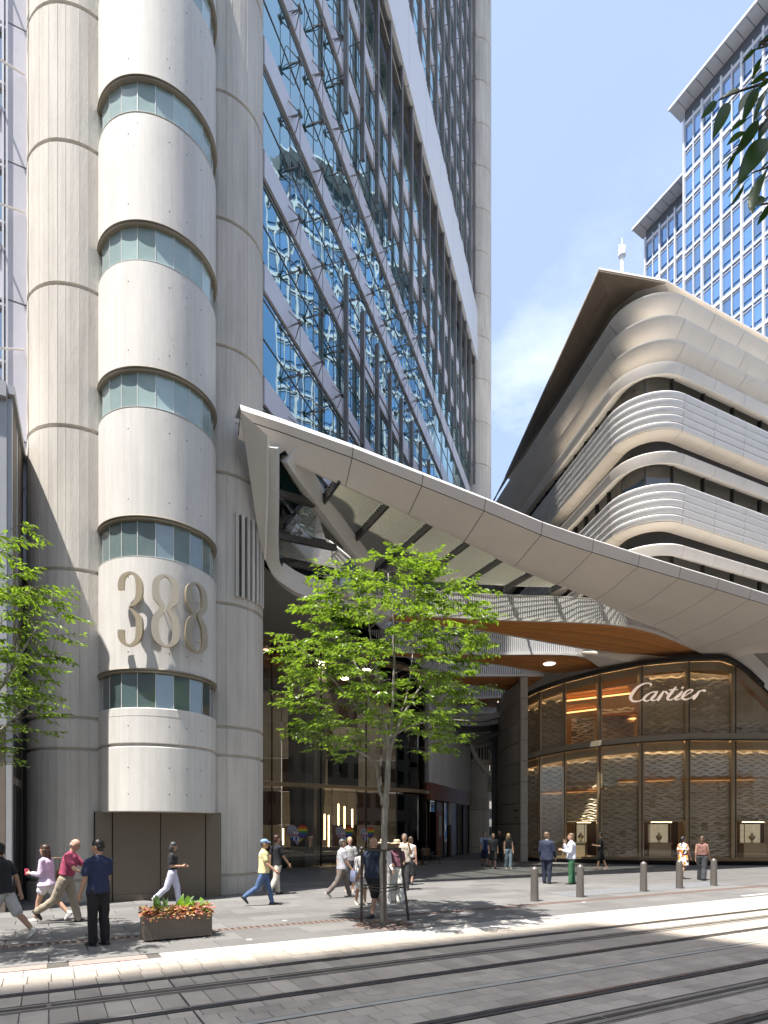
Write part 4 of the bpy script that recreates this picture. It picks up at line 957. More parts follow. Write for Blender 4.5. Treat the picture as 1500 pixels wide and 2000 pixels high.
poly = [pav(x, -1.1, 0)[:2] for sg in segs for x in sg]; far_r = pav(('r', 21), -14, 0); far_l = pav(('l', 24), -22, 0)
MB().prism(poly+[far_r[:2], far_l[:2]], 12.9, 27.6).build('pavilion_core', M['shop_wall'], PAV)
# flying eave over the arcade side
A = PZ(1170, 530, 28.7); Bf = PZ(986, 935, 28.7)
for a, c in zip(ls[:-1], ls[1:]):
    t0 = 1-(a)/17.5; t1 = 1-(c)/17.5
    if t1 < -.25: continue
    o0 = Bf.lerp(A, t0); o1 = Bf.lerp(A, t1); i0 = pav(('l', a), -.3, 28.2); i1 = pav(('l', c), -.3, 28.2)
    for (s0_, s1_) in ((0, .48), (.495, 1)):
        p = [i0.lerp(o0, s0_), i1.lerp(o1, s0_), i1.lerp(o1, s1_), i0.lerp(o0, s1_)]; d = (p[1]-p[0]).normalized()*.012
        MB().slab([p[0]+d, p[1]-d, p[2]-d, p[3]+d], V(0, 0, .05)).build('eave_panel', M['soffit_brown'], PAV)
nz_ = pav(('c', .75), -.1, 27.95)
MB().slab([pav(('l', 0), -.3, 28.2), A+V(0, 0, -.0), nz_, pav(('c', .4), -.3, 28.1)], V(0, 0, .05)).build('eave_panel', M['soffit_brown'], PAV)
rp_ = [Bf+V(0, 0, .1), A+V(0, 0, .1), nz_+V(0, 0, .1), pav(('r', 21), -.3, 28.1), V(far_r[0], far_r[1], 28.1), V(far_l[0], far_l[1], 28.4)]
b = MB(); k = len(rp_); b.add(rp_+[p+V(0, 0, .09) for p in rp_], [(k, k+1, k+2, k+3, k+4, k+5), (0, 1, 2, 3, 4, 5)]+[(i, (i+1) % k, k+(i+1) % k, k+i) for i in range(k)]); b.build('roof', M['stone'], PAV)
# ================================================================== LOBBY under the tower
LB = [(500, 28.2), (513, 28.4), (531, 28.7), (627, 30.3), (715, 32.0), (775, 33.3), (800, 33.9), (818, 34.5), (829, 35.3), (834, 36.2)]
def LX(px): d = interp(LB, px)[0]; return V((px-CX)/F*d, d, 0)
LOB = empty('lobby', LX(627), 'dark glazed tower lobby with bronze transom behind the street tree', 'building')
JL = [500, 531, 627, 715, 775, 800, 818, 829, 834]
for a, c in zip(JL[:-1], JL[1:]):
    p, q_ = LX(a), LX(c); u = (q_-p); L = u.length; u.normalize(); n = V(u.y, -u.x, 0)
    MB().box((p+q_)/2+V(0, 0, 2.0), L-.02, .03, 3.76, u, n).build('lower_pane', M['smoke'], LOB)
    MB().box((p+q_)/2+V(0, 0, 7.45), L-.02, .03, 6.5, u, n).build('upper_pane', M['smoke'], LOB)
    MB().box((p+q_)/2+V(0, 0, 4.07)+n*.03, L+.02, .24, .19, u, n).build('transom', M['bronze'], LOB)
    MB().box((p+q_)/2+V(0, 0, 10.85)+n*.02, L+.02, .2, .26, u, n).build('head_frame', M['bronze'], LOB)
    if c < 800: MB().box(q_+V(0, 0, 5.4), .04, .08, 10.7, u, n).build('glass_joint', M['black'], LOB)
MB().prism([LX(500)[:2], LX(715)[:2], LX(834)[:2], (6.2, 50), (-14, 52), (-14, 26)], -.004, .004).build('lobby_floor', M['floor_dk'], LOB)
MB().prism([LX(500)[:2], LX(715)[:2], LX(834)[:2], (6.2, 50), (-14, 52), (-14, 26)], 11.02, 11.3).build('lobby_ceiling', M['grey_soffit'], LOB)
MB().prism([(-4.8, 20.4), LX(500)[:2], LX(715)[:2], LX(834)[:2], (6.8, 53)], 11.32, 11.38).build('tower_soffit', M['grey_soffit'], LOB)
rgl = random.Random(8)
for i in range(9):
    for k in range(5):
        MB().box(V(-9+i*1.6, 38.5+.32*i, 1.1+k*2.15), 1.57, .1, 2.12, V(.98, .2, 0), V(-.2, .98, 0)).build('wall_panel', M['lobby_wall'] if (i*3+k) % 4 else M['dark_wood'], LOB)
MB().box(V(-8.5, 35, 5.5), .3, 14, 11, V(1, 0, 0), V(0, 1, 0)).build('side_wall', M['dark_wood'], LOB)
def slab_col(x0, x1, x2, x3, d, m):       # broad leaning pier: bottom px x0..x1, top px x2..x3
    b = MB(); a, c = P(x0, 1690, d), P(x1, 1690, d); e, f_ = P(x3, 1235, d), P(x2, 1235, d); a.z = c.z = 0; e.z = f_.z = 11
    b.slab([a, c, e, f_], V(.1, .6, 0)); b.build('leaning_pier', m, LOB)
slab_col(568, 622, 560, 640, 33.2, M['band']); slab_col(596, 612, 596, 616, 31.6, M['white_steel'])
for px, y0, y1 in ((634, 1590, 1640), (642, 1592, 1658), (661, 1570, 1612), (673, 1575, 1618), (553, 1618, 1650), (688, 1580, 1616)):
    a, c = P(px, y0, 36.5), P(px, y1, 36.5); MB().tube([a, c], .045, 8).build('light_tube', M['lamp_warm'], LOB)
for (x_, y_) in ((-6, 31), (-3.5, 33), (-1, 34.6), (-5, 35), (-2.4, 36.5), (.6, 37.4)): MB().lathe([(0, 0), (.22, 0), (.24, .04)], (x_, y_, 10.97), 16).build('added_fill_disc', M['lobby_fill'], LOB)  # glowing discs added below the ceiling to brighten the lobby
MB().box(P(600, 1658, 34), 7, .5, .22).build('reception_rail', M['black'], LOB); MB().box(P(640, 1680, 35), 6, .8, 1.0).build('reception_desk', M['dark_wood'], LOB)
for (x0, x1, y0, y1) in ((640, 700, 1465, 1535), (655, 668, 1495, 1510)):
    a = P((x0+x1)/2, (y0+y1)/2, 37.5); MB().box(a, (x1-x0)/F*37.5, .1, (y1-y0)/F*37.5).build('wall_recess', M['black'] if x1-x0 > 30 else M['gold'], LOB)
MB().tube([P(611, 1490, 34), P(613, 1520, 34), P(608, 1545, 34)], [.09, .16, .07], 10).build('red_hanging', mat('red_fabric', (.35, .03, .03), .7), LOB)
# timber leaf inside the lobby ceiling
MB().slab([P(500, 1272, 30), P(600, 1282, 33), P(560, 1300, 34), P(500, 1306, 31)], V(0, 0, .1)).build('timber_leaf', M['wood'], LOB)
# --- rainbow heart decals on the glass
HC = {'grey': mat('print_grey', (.36, .35, .37), .6, var=.35, scale=9), 'pale': mat('print_pale', (.62, .60, .60), .6), 'red': mat('print_red', (.50, .03, .02), .5), 'orange': mat('print_orange', (.62, .17, .02), .5), 'yellow': mat('print_yellow', (.66, .47, .03), .5),
      'green': mat('print_green', (.05, .22, .05), .5), 'blue': mat('print_blue', (.03, .07, .28), .5), 'violet': mat('print_violet', (.12, .04, .20), .5), 'brown': mat('print_brown', (.10, .05, .04), .5), 'pink': mat('print_pink', (.55, .16, .22), .5)}
def heart(px, py, w, label):
    p = LX(px); q_ = LX(px+8); u = (q_-p).normalized(); n = V(u.y, -u.x, 0); d = p.y; c = P(px, py, d)+n*.03
    s_ = w/F*d; e = empty('heart_decal', V(c.x, c.y, c.z-s_*.45), label, 'decal', 'heart decals on the lobby glass')
    out = []
    for k in range(60):
        t = 2*math.pi*k/60; out.append((16*math.sin(t)**3/32, (13*math.cos(t)-5*math.cos(2*t)-2*math.cos(3*t)-math.cos(4*t))/32))
    def clip(poly, f):
        r = []
        for i in range(len(poly)):
            a, b_ = poly[i], poly[(i+1) % len(poly)]; fa, fb = f(a), f(b_)
            if fa >= 0: r.append(a)
            if fa*fb < 0: t = fa/(fa-fb); r.append((a[0]+(b_[0]-a[0])*t, a[1]+(b_[1]-a[1])*t))
        return r
    def put(poly, k, z, nm='print_patch'):
        if len(poly) < 3: return
        MB().slab([c+u*x*s_*1.0+V(0, 0, y*s_*.98)+n*z for x, y in poly], n*.002).build(nm, HC[k], e)
    put([(x*1.04, y*1.04) for x, y in out], 'red', 0, 'print_border'); put(out, 'grey', .004, 'print_ground')
    right = clip(out, lambda p: p[0]-.02)
    cols = ['red', 'orange', 'yellow', 'green', 'blue', 'violet']
    ys = [.5, .29, .2, .11, .02, -.08, -.20]
    for i, cl in enumerate(cols): put(clip(clip(right, lambda p, y=ys[i]: y-p[1]), lambda p, y=ys[i+1]: p[1]-y), cl, .008)
    low = clip(clip(out, lambda p: -.2-p[1]), lambda p: p[0]+.02+.6*(p[1]+.2))
    for i, (cl, a0, a1) in enumerate((('green', -.30, -.2), ('yellow', -.38, -.30), ('orange', -.44, -.38), ('red', -.6, -.44))):
        put(clip(clip(low, lambda p: a1+.0-p[1]+.55*p[0]*.6), lambda p: p[1]-.55*p[0]*.6-a0), cl, .008+.002*i)
    left = clip(out, lambda p: .02-p[0])
    for k, (cl, o0, o1) in enumerate((('brown', .30, .36), ('pale', .24, .285), ('pink', .20, .235))):
        put(clip(clip(left, lambda p: p[1]+p[0]*.9-o0+.0), lambda p: o1-p[1]-p[0]*.9), cl, .012)
    rg = random.Random(int(px))
    for k in range(9): x = -.40+k*.05; h = rg.uniform(.02, .10); put([(x, -.02), (x+.04, -.02), (x+.04, h-.02), (x, h-.02)], 'pale' if k % 2 else 'brown', .016)
    put([(-.44, -.06), (.12, -.06), (.12, -.035), (-.44, -.035)], 'red', .018); put([(-.44, -.1), (.1, -.1), (.1, -.085), (-.44, -.085)], 'pink', .018)
    for k in range(3): x = -.22+k*.09; put([(x, -.015), (x+.11, -.015), (x+.055, .12)], 'pale', .02+.002*k)
    for k in range(4): x = -.30+k*.09; put([(x, -.28), (x+.10, -.30), (x+.12, -.16), (x+.04, -.13)], 'pale' if k % 2 else 'blue', .018+.001*k)
heart(580, 1628, 46, 'whole rainbow heart decal nearest the round column'); heart(672, 1629, 42, 'rainbow heart decal above the couple meeting'); heart(716, 1629, 36, 'rainbow heart decal behind the tree trunk, seen dimly')
# ================================================================== ARCADE beyond
ARC = empty('arcade_wall', (4.5, 41, 0), 'finned glass arcade wall with dark doors leading to the shaded column', 'wall')
a_, b_ = LX(834), V((914-CX)/F*47, 47, 0); u = (b_-a_); LA = u.length; u.normalize(); n = V(u.y, -u.x, 0)
MB().box((a_+b_)/2+V(0, 0, 7.8), LA, .03, 6.2, u, n).build('arcade_glass', mat_mirror('arcade_glass_mirror', (.03, .027, .022), (.8, .78, .74), .25, bump=.3, bsc=.4), ARC)
for k in range(15): MB().box(a_+u*LA*(k+.5)/15+n*.12+V(0, 0, 7.8), .05, .22, 6.2, u, n).build('glass_fin', M['white_steel'], ARC)
MB().box((a_+b_)/2+V(0, 0, 4.2)+n*.1, LA, .3, 1.0, u, n).build('rust_fascia', M['red_board'], ARC)
for k in range(6):
    c = a_+u*LA*(k+.5)/6; MB().box(c+V(0, 0, 1.85), LA/6-.12, .04, 3.6, u, n).build('door_panel', M['smoke'] if k in (0, 2, 4) else M['dark_wood'], ARC)
    MB().box(c+u*LA/12+V(0, 0, 1.85)+n*.03, .1, .12, 3.7, u, n).build('door_post', M['black'], ARC)
MB().box(a_+u*1.9+n*.25+V(0, 0, 1.75), 1.1, .1, 2.5, u, n).build('poster_board', M['red_board'], ARC); MB().box(a_+u*1.95+n*.31+V(0, 0, 2.1), .6, .02, 1.3, u, n).build('poster_print', M['band'], ARC)
MB().box((a_+b_)/2-n*1.5+V(0, 0, 5.5), LA, .1, 11, u, n).build('inner_wall', M['dark_wood'], ARC)
ac = column((7.15, 48.5), 1.28, [.4, 3.4, 4.3, 7.0, 11.2], 'concrete_column', 'shaded concrete column with slotted head inside the arcade', seed=6)
sl = MB()
for k in range(9): psi = R(-50+k*12.5); nn = V(math.sin(psi), -math.cos(psi), 0); sl.box(V(7.15, 48.5, 8.1)+nn*1.29, .14, .05, 1.5, V(nn.y*-1, nn.x, 0), nn)
sl.build('capital_slot', M['hole'], ac)
ARB = empty('arcade_vault', (7.5, 46, 10.5), 'white curved steel ribs spanning the arcade behind the tree', 'canopy')
def arib(pts, w, h, m=M['white_steel']):
    q_ = crom(pts, 8); b = MB()
    for p, r in zip(q_[:-1], q_[1:]): b.bar(p, r, w, h)
    b.build('vault_rib', m, ARB)
arib([P(915, 1440, 46.5), P(928, 1475, 46.5), P(945, 1500, 46.5), P(962, 1518, 46.8)], .25, .3); arib([P(962, 1470, 48), P(963, 1520, 48), P(955, 1545, 48)], .5, .4)
for k in range(6): arib([P(880, 1440+k*8, 44+k*1.5), P(930, 1445+k*6, 44+k*1.5), P(974, 1432+k*9, 43+k*1.5)], .5, .35, M['grey_soffit'])
for k in range(5): arib([P(860, 1400+k*10, 40+k*1.5), P(930, 1405+k*9, 41+k*1.5), P(975, 1396+k*12, 41+k*1.5)], .5, .4, M['white_steel'] if k % 2 else M['grey_soffit'])
MB().add([P(800, 1430, 40), P(976, 1425, 40), P(980, 1462, 58), P(800, 1470, 58)], [(0, 1, 2, 3)]).build('vault_roof', M['roof_glass'], ARB)
MB().box(V((970-CX)/F*43, 43.4, 5), .5, .5, 10).build('dark_post', M['dark_steel'], ARB)
def far_block(name, x0, x1, d, h, label, win=True, rows=8, cols=6, m=M['far_wall']):
    e = empty(name, ((x0+x1)/2, d, 0), label, 'building', 'buildings beyond the arcade')
    MB().box(V((x0+x1)/2, d+4, h/2), x1-x0, 8, h).build('wall', m, e)
    for r in range(rows):
        for c in range(cols):
            w = (x1-x0)/cols; MB().box(V(x0+(c+.5)*w, d-.02, (r+.55)*h/rows), w*.55, .1, h/rows*.5).build('window', M['far_dark'], e)
    return e
far_block('far_building', 8, 26, 92, 22, 'pale masonry building seen in the gap beyond the arcade column')
far_block('far_building', -30, 6, 100, 26, 'long pale masonry building behind the arcade wall', cols=8)
# ================================================================== OFFICE TOWER at the right
pT = V(-math.sin(R(26)), math.cos(R(26)), 0)          # along its seen face, away from the camera
def office(corner, ztop_, W, label, nb=9, bay=2.95, fl=3.82, over=True, depth=25, nfl=13, z_low=20, skip=0):
    e = empty('office_tower', (corner.x, corner.y, 0), label, 'building', 'blue glass office blocks'); u = -pT; n = V(u.y, -u.x, 0)
    if n.dot(corner) > 0: n = -n
    def OP(t, z, o=0.): v = corner+u*t+n*o; return V(v.x, v.y, z)
    MB().prism([OP(0, 0, -.12)[:2], OP(nb*bay, 0, -.12)[:2], OP(nb*bay, 0, -depth)[:2], OP(0, 0, -depth)[:2]], 0, ztop_-.4).build('tower_body', M['tower_glass'], e)
    pane = MB().box((0, 0, 0), bay/2-.22, .05, fl-1.05).mesh('pane', M['tower_glass']); an = math.atan2(u.y, u.x)
    for k in range(nfl):
        z = ztop_-1.6-fl*(k+1)
        for i in range(nb):
            for h in (0, 1):
                o = link('pane', pane, e, False); o.matrix_parent_inverse = Matrix.Translation(-e.location); o.location = OP((i+.25+.5*h)*bay, z+fl/2+.2, -.02); o.rotation_euler = (random.gauss(0, .003), 0, an+random.gauss(0, .004))
    hb = MB(); vb = MB(); sm = MB()
    for k in range(nfl+int((ztop_-1.6-fl*nfl)/fl)):
        z = ztop_-1.6-fl*k
        hb.box(OP(nb*bay/2, z-.28, .06), nb*bay, .26, .52 if k % 2 == 0 else .28, u, n); sm.box(OP(nb*bay/2, z-.78, .04), nb*bay, .12, .10, u, n)
        if k % 2: sm.box(OP(nb*bay/2, z-.05, .04), nb*bay, .16, .12, u, n)
    for i in range(nb+1): vb.box(OP(i*bay, (ztop_-1.2)/2, .18), .27, .4, ztop_-1.2, u, n)
    for i in range(nb): sm.box(OP((i+.5)*bay, (ztop_-1.2)/2, .10), .14, .25, ztop_-1.2, u, n)
    hb.build('spandrel', M['tower_white'], e); vb.build('pier', M['tower_white'], e); sm.build('mullion', M['tower_white'], e)
    MB().box(OP(nb*bay/2, ztop_-.7, -.1), nb*bay, .3, 1.9, u, n).build('louvre', M['tower_grey'], e)
    for i in range(nb*2): MB().slab([OP(-1.2+i*bay/2+.05, ztop_+.1, -.6), OP(-1.2+(i+1)*bay/2-.05, ztop_+.1, -.6), OP(-1.2+(i+1)*bay/2-.05, ztop_+.55, 2.0), OP(-1.2+i*bay/2+.05, ztop_+.55, 2.0)], V(0, 0, .25)).build('cornice_panel', M['tower_white'], e)
    MB().box(OP(nb*bay/2-1.2, ztop_+.7, 2.05), nb*bay, .25, .4, u, n).build('cornice_edge', M['tower_white'], e)
    MB().box(OP(nb*bay/2-1.2, ztop_+.88, .6), nb*bay, 3.0, .12, u, n).build('cornice_top', M['tower_grey'], e)
    return e, OP
cr_ = V((1338-CX)/F*90, 90, 0); zt_ = CH+(HY-222)/F*90
ofc, OP = office(cr_, zt_, 30, 'tall blue glass office tower with white grid and flared cornice above the pavilion', nb=7, nfl=20)
# its end face, a sliver of blue with floor lines
for k in range(13):
    z = zt_-1.6-3.82*(k+.5); MB().box(OP(-.05, z, -1.2), .06, 2.1, 2.6, -pT, V(pT.y, -pT.x, 0)).build('end_pane', M['tower_glass'], ofc)
c2 = V((1262-CX)/F*104, 104, 0); z2 = CH+(HY-455)/F*104
office(c2, z2, 20, 'lower blue glass block with its own cornice, stepping down from the tall office tower', nb=5, nfl=12)
# communications mast far behind
an_ = V((1215-CX)/F*420, 420, 0); e = empty('antenna_tower', an_, 'slender white communications mast far behind the pavilion roof', 'tower')
zb = CH+(HY-600)/F*420; zz = lambda y: CH+(HY-y)/F*420
MB().tube([V(an_.x, 420, 0), V(an_.x, 420, zz(503))], [3.2, 1.3], 10).build('shaft', M['antenna'], e); MB().lathe([(1.2, zz(505)), (2.6, zz(500)), (2.6, zz(492)), (1.4, zz(485)), (.7, zz(482))], tuple(an_), 12).build('collar', M['antenna'], e)
b = MB(); b.tube([V(an_.x, 420, zz(485)), V(an_.x, 420, zz(464))], [.7, .15], 6)
for dx in (-2.2, -1.2, 1.2, 2.2): b.tube([V(an_.x+dx, 420, zz(494)), V(an_.x+dx, 420, zz(477))], .22, 5)
b.build('spire', M['antenna'], e)
# ================================================================== buildings across the street (seen only in the glass and by their shade)
def opposite(name, poly, h, label, fl=3.6):
    c = sum((V(p[0], p[1], 0) for p in poly), V(0, 0, 0))/len(poly); e = empty(name, c, label, 'building', 'buildings across the street')
    MB().prism(poly, 0, h).build('wall', M['far_wall'], e)
    a, b_ = V(*poly[0][:2], 0), V(*poly[1][:2], 0); u = (b_-a); L = u.length; u.normalize(); n = V(u.y, -u.x, 0)
    if n.dot(c-a) > 0: n = -n
    w = MB()
    for k in range(int(h/fl)):
        for i in range(int(L/2.6)): w.box(a+u*(1.3+2.6*i)+n*.02+V(0, 0, fl*k+2), 1.5, .08, 1.9, u, n)
    tag(w.build('window_grid', M['far_dark'], e), kind='stuff')
Hs = 80; Lsh = Hs/math.tan(SUN_EL); K = V(4.3, 12.5, 0)-V(SUN_H.x, SUN_H.y, 0)*Lsh
pk = lambda v: (v.x, v.y)
opposite('opposite_tower', [pk(K), pk(K-ST*70), pk(K-ST*70-SN*30), pk(K+V(.86, -.51, 0)*12-SN*18)], Hs, 'tall masonry tower across the street whose shade falls on the tracks')
q0 = S(4, -4.5); opposite('opposite_building', [pk(S(8, -4.5)), pk(S(70, -4.5)), pk(S(70, -30)), pk(S(8, -30))], 26, 'long masonry building across the street opposite the shop')
# further along the street, mirrored in the tower glass
def block(name, c, w, d, h, label):
    e = empty(name, c, label, 'building', 'buildings further along the street'); MB().box(V(c.x, c.y, h/2), w, d, h, BT, BN).build('wall', M['green_wall'], e)
    g = MB(); b2 = MB()
    for k in range(int(h/3.8)): g.box(V(c.x, c.y, 2.4+3.8*k), w+.2, d+.2, 2.1, BT, BN); b2.box(V(c.x, c.y, .6+3.8*k), w+.4, d+.4, .22, BT, BN)
    g.build('glass_band', M['green_glass'], e); b2.build('floor_band', M['tower_white'], e)
block('street_building', V(66, 54, 0), 30, 24, 46, 'banded office building further along the street beyond the pavilion')
block('street_building', V(105, 70, 0), 30, 30, 88, 'taller banded office building far along the street')

# cafe table and chairs outside the arcade doors
def cafe_chair(c, rz, label):
    e = empty('cafe_chair', c, label, 'chair', 'cafe chairs by the arcade doors', rz)
    for sx in (-1, 1):
        for sy in (-1, 1): MB().tube([V(sx*.20, sy*.20, 0), V(sx*.17, sy*.17, .45)], .016, 6).build('leg', M['dark_wood'], e, False, False)
    MB().box((0, 0, .46), .42, .42, .04).build('seat', M['dark_wood'], e, False, False)
    rows = [[V(-.20-.05*k/4, .22*math.sin(a), .5+.09*k) if abs(a) < .01 else V(-.20-.05*k/4+.10*(1-math.cos(a)), .24*math.sin(a), .5+.09*k) for a in (-1.3, -.65, 0, .65, 1.3)] for k in range(5)]
    b = MB(); b.grid(rows); b.grid([[p+V(-.02, 0, 0) for p in r] for r in rows]); b.build('backrest', mat('chair_back', (.17, .09, .045), .5), e, True, False)
tc_ = V((826-CX)/F*32.6, 32.6, 0); e = empty('cafe_table', tc_, 'small black cafe table outside the arcade doors', 'table')
MB().lathe([(0, .74), (.38, .74), (.38, .71), (0, .71)], tuple(tc_), 24).build('tabletop', M['black'], e); MB().tube([tc_, tc_+V(0, 0, .72)], .04, 10).build('pedestal', M['black'], e); MB().lathe([(.26, 0), (.26, .02), (.05, .04)], tuple(tc_), 20).build('base', M['black'], e)
cafe_chair(tc_+V(.75, .25, 0), R(190), 'brown cafe chair on the column side of the black table'); cafe_chair(tc_+V(.2, .85, 0), R(-100), 'brown cafe chair between the black table and the arcade doors')
# ================================================================== TREES
def leaf_pts(base, dirv, nrm, L, W, droop=.12):
    t = Vector(dirv).normalized(); n = Vector(nrm); n = (n-t*n.dot(t))
    n = n.normalized() if n.length > 1e-5 else t.orthogonal().normalized(); s = t.cross(n)
    b = Vector(base); f = .12*W
    return [b, b+t*L*.3+s*W*.5+n*f, b+t*L*.62+s*W*.42+n*f-n*droop*L*.4, b+t*L-n*droop*L, b+t*L*.62-s*W*.42+n*f-n*droop*L*.4, b+t*L*.3-s*W*.5+n*f, b+t*L*.45-n*droop*L*.15]
LEAF_F = [(0, 1, 6), (1, 2, 6), (2, 3, 6), (3, 4, 6), (4, 5, 6), (5, 0, 6)]
def grow(name, loc, limbs, targets, seed, label, leaf_len=.115, leaves_per=26, spread=.42, trunk_r=.075, group=None):
    rg = random.Random(seed); e = empty(name, loc, label, 'tree', group)
    tr = MB(); tw = MB(); cr_ = MB(); nodes_ = []
    for pts, r0, r1 in limbs:
        q_ = crom(pts, 5); N = len(q_)
        for i, p in enumerate(q_):
            if i and i < N-1: q_[i] = p+V(rg.gauss(0, .008), rg.gauss(0, .008), 0)
        rs = [r0+(r1-r0)*(i/(N-1))**.8 for i in range(N)]; tr.tube(q_, rs, 9)
        nodes_ += [(p, r, (q_[min(i+1, N-1)]-q_[max(i-1, 0)]).normalized()) for i, (p, r) in enumerate(zip(q_, rs)) if r < r0*.95 or r0 < trunk_r*.8]
    tr.build('trunk', M['bark'], e, True)
    rg.shuffle(targets); cx = sum(t.x for t in targets)/len(targets); cy = sum(t.y for t in targets)/len(targets)
    for t in sorted(targets, key=lambda t: (t-Vector((cx, cy, t.z))).length):
        # join to a nearby, lower and more central node
        best = None
        for (p, r, d) in nodes_:
            v = t-p; L = v.length
            if L < .12 or L > 2.6: continue
            c = L*(1.0+1.2*max(0, .15-v.z/L))
            if best is None or c < best[0]: best = (c, p, r, d)
        if best is None: continue
        _, p, r, d = best; L = (t-p).length; mid = p.lerp(t, .5)+d*L*.12+V(rg.gauss(0, .04), rg.gauss(0, .04), rg.uniform(0, .08)*L); r0 = min(r*.6, .012+.004*L)
        q_ = crom([p, mid, t], 4); tw.tube(q_, [r0+(.004-r0)*i/(len(q_)-1) for i in range(len(q_))], 5, False)
        for i, w in enumerate(q_[3:]): nodes_.append((w, .007, (t-mid).normalized()))
        outv = Vector((t.x-cx, t.y-cy, 0)); outv = outv.normalized() if outv.length > .2 else Vector((rg.uniform(-1, 1), rg.uniform(-1, 1), 0)).normalized()
        nt_ = 3
        for s_ in range(nt_):      # layered, nearly level sprays with alternate leaves
            ang = rg.gauss(0, .75)+(s_-1)*.55; dv = Matrix.Rotation(ang, 3, 'Z') @ outv; dv = (dv+V(0, 0, rg.uniform(-.15, .30))).normalized()
            Ls = spread*rg.uniform(.7, 1.35); sp_ = [t+dv*Ls*k/4-V(0, 0, .10*Ls*(k/4)**2) for k in range(5)]; tw.tube(sp_, [.004, .0035, .003, .002, .0015], 4, False)
            nl = int(leaves_per/nt_); sd = dv.cross(V(0, 0, 1)).normalized()
            for k in range(nl):
                f = .12+.88*(k+.5)/nl; b = t+dv*Ls*f-V(0, 0, .10*Ls*f*f); sg = 1 if k % 2 else -1
                ld = (dv*rg.uniform(.35, .9)+sd*sg*rg.uniform(.55, 1.0)+V(0, 0, rg.uniform(-.55, .12))).normalized()
                nn = (V(rg.gauss(0, .38), rg.gauss(0, .38), 1)).normalized(); ll = leaf_len*rg.uniform(.7, 1.2)
                cr_.add(leaf_pts(b, ld, nn, ll, ll*.42, rg.uniform(.05, .3)), LEAF_F)
    tw.build('branch', M['twig'], e, True); o = cr_.build('crown', M['leaf'], e); tag(o, kind='stuff')
    return e
TD = 12.35
def TP(px, py, dy=0.): v = P(px, py, TD); return v+V(0, dy, 0)
limbs = [([V(*G(750, 1806)[:2], -.02)+V(0, 0, 0), TP(748, 1730), TP(750, 1650), TP(753, 1570), TP(757, 1505), TP(760, 1462)], .078, .052),
         ([TP(752, 1578), TP(742, 1545), TP(735, 1500), TP(722, 1481), TP(688, 1462, -.1), TP(640, 1442, -.2), TP(585, 1418, -.3)], .038, .010),
         ([TP(759, 1470), TP(742, 1420), TP(722, 1370, .15), TP(700, 1310, .25), TP(672, 1240, .3)], .036, .010),
         ([TP(760, 1464), TP(766, 1390), TP(770, 1300, -.1), TP(766, 1200, -.1), TP(758, 1120, 0)], .040, .010),
         ([TP(761, 1470), TP(782, 1410), TP(822, 1340, .1), TP(872, 1280, .2), TP(930, 1225, .2)], .036, .010),
         ([TP(760, 1466), TP(750, 1400, -.4), TP(735, 1320, -.9), TP(720, 1240, -1.3)], .032, .009),
         ([TP(761, 1468), TP(780, 1400, .5), TP(800, 1330, 1.0), TP(812, 1240, 1.4)], .032, .009),
         ([TP(762, 1440), TP(800, 1425, -.4), TP(850, 1420, -.8), TP(905, 1425, -1.0)], .024, .007),
         ([TP(745, 1430), TP(690, 1380, -.5), TP(640, 1330, -.9), TP(590, 1290, -1.1)], .024, .007)]
# crown outline: half-width in px at each row of the photo
PROF = [(1098, -40, 40), (1130, -90, 105), (1170, -135, 120), (1205, -150, 215), (1250, -185, 180), (1300, -190, 160), (1345, -175, 170), (1400, -190, 150), (1440, -170, 140), (1468, -60, 110)]
rg = random.Random(21); tg = []
while len(tg) < 350:
    py = rg.uniform(1100, 1462); lo, hi = interp(PROF, py); px = rg.uniform(lo, hi); c = (lo+hi)/2; hw = (hi-lo)/2; fx = (px-c)/hw
    dyr = 2.0*math.sqrt(max(0, 1-fx*fx))*min(1, hw/150); v = TP(757+px*1.02, py, rg.uniform(-dyr, dyr)); v.z = round(v.z/.30)*.30+rg.gauss(0, .06)
    if py > 1440 and abs(px) < 40: continue
    if any((v-w).length < .17 for w in tg): continue
    tg.append(v)
grow('street_tree', V(*G(750, 1806)[:2], 0), limbs, tg, 31, 'slender pale-trunked street tree with bright green crown inside a steel guard', leaf_len=.13, leaves_per=33, group='street trees')
# tree at the left edge, trunk just outside the picture
LD = 9.4; lb = V(-6.55, LD, 0)
l2 = [([lb-V(0, 0, .02), lb+V(.02, 0, 1.2), lb+V(-.02, .05, 2.3), lb+V(0, 0, 3.1)], .08, .055), ([lb+V(0, 0, 3.0), lb+V(.3, .1, 3.8), lb+V(.8, .1, 4.6), lb+V(1.2, .1, 5.3)], .04, .01),
      ([lb+V(0, 0, 3.0), lb+V(-.1, .2, 4.0), lb+V(.0, .2, 5.4), lb+V(.1, .2, 6.4)], .045, .01), ([lb+V(0, 0, 3.0), lb+V(-.6, -.2, 3.9), lb+V(-1.3, -.3, 4.8)], .036, .01),
      ([lb+V(0, 0, 2.9), lb+V(.5, -.5, 3.5), lb+V(1.1, -.8, 4.0)], .03, .008), ([lb+V(0, 0, 3.0), lb+V(.4, .8, 3.9), lb+V(.6, 1.4, 4.7)], .03, .008)]
tg = []
while len(tg) < 230:
    v = V(rg.gauss(0, .8), rg.gauss(0, .8), rg.uniform(-1, 1)); 
    if Vector((v.x/1.9, v.y/1.9, v.z)).length > 1: continue
    w = lb+V(v.x+.05, v.y, 5.0+v.z*1.95); w.z = round(w.z/.3)*.3+rg.gauss(0, .06)
    if w.x-lb.x > 1.32-.22*abs(w.z-5): continue
    if any((w-k).length < .16 for k in tg): continue
    tg.append(w)
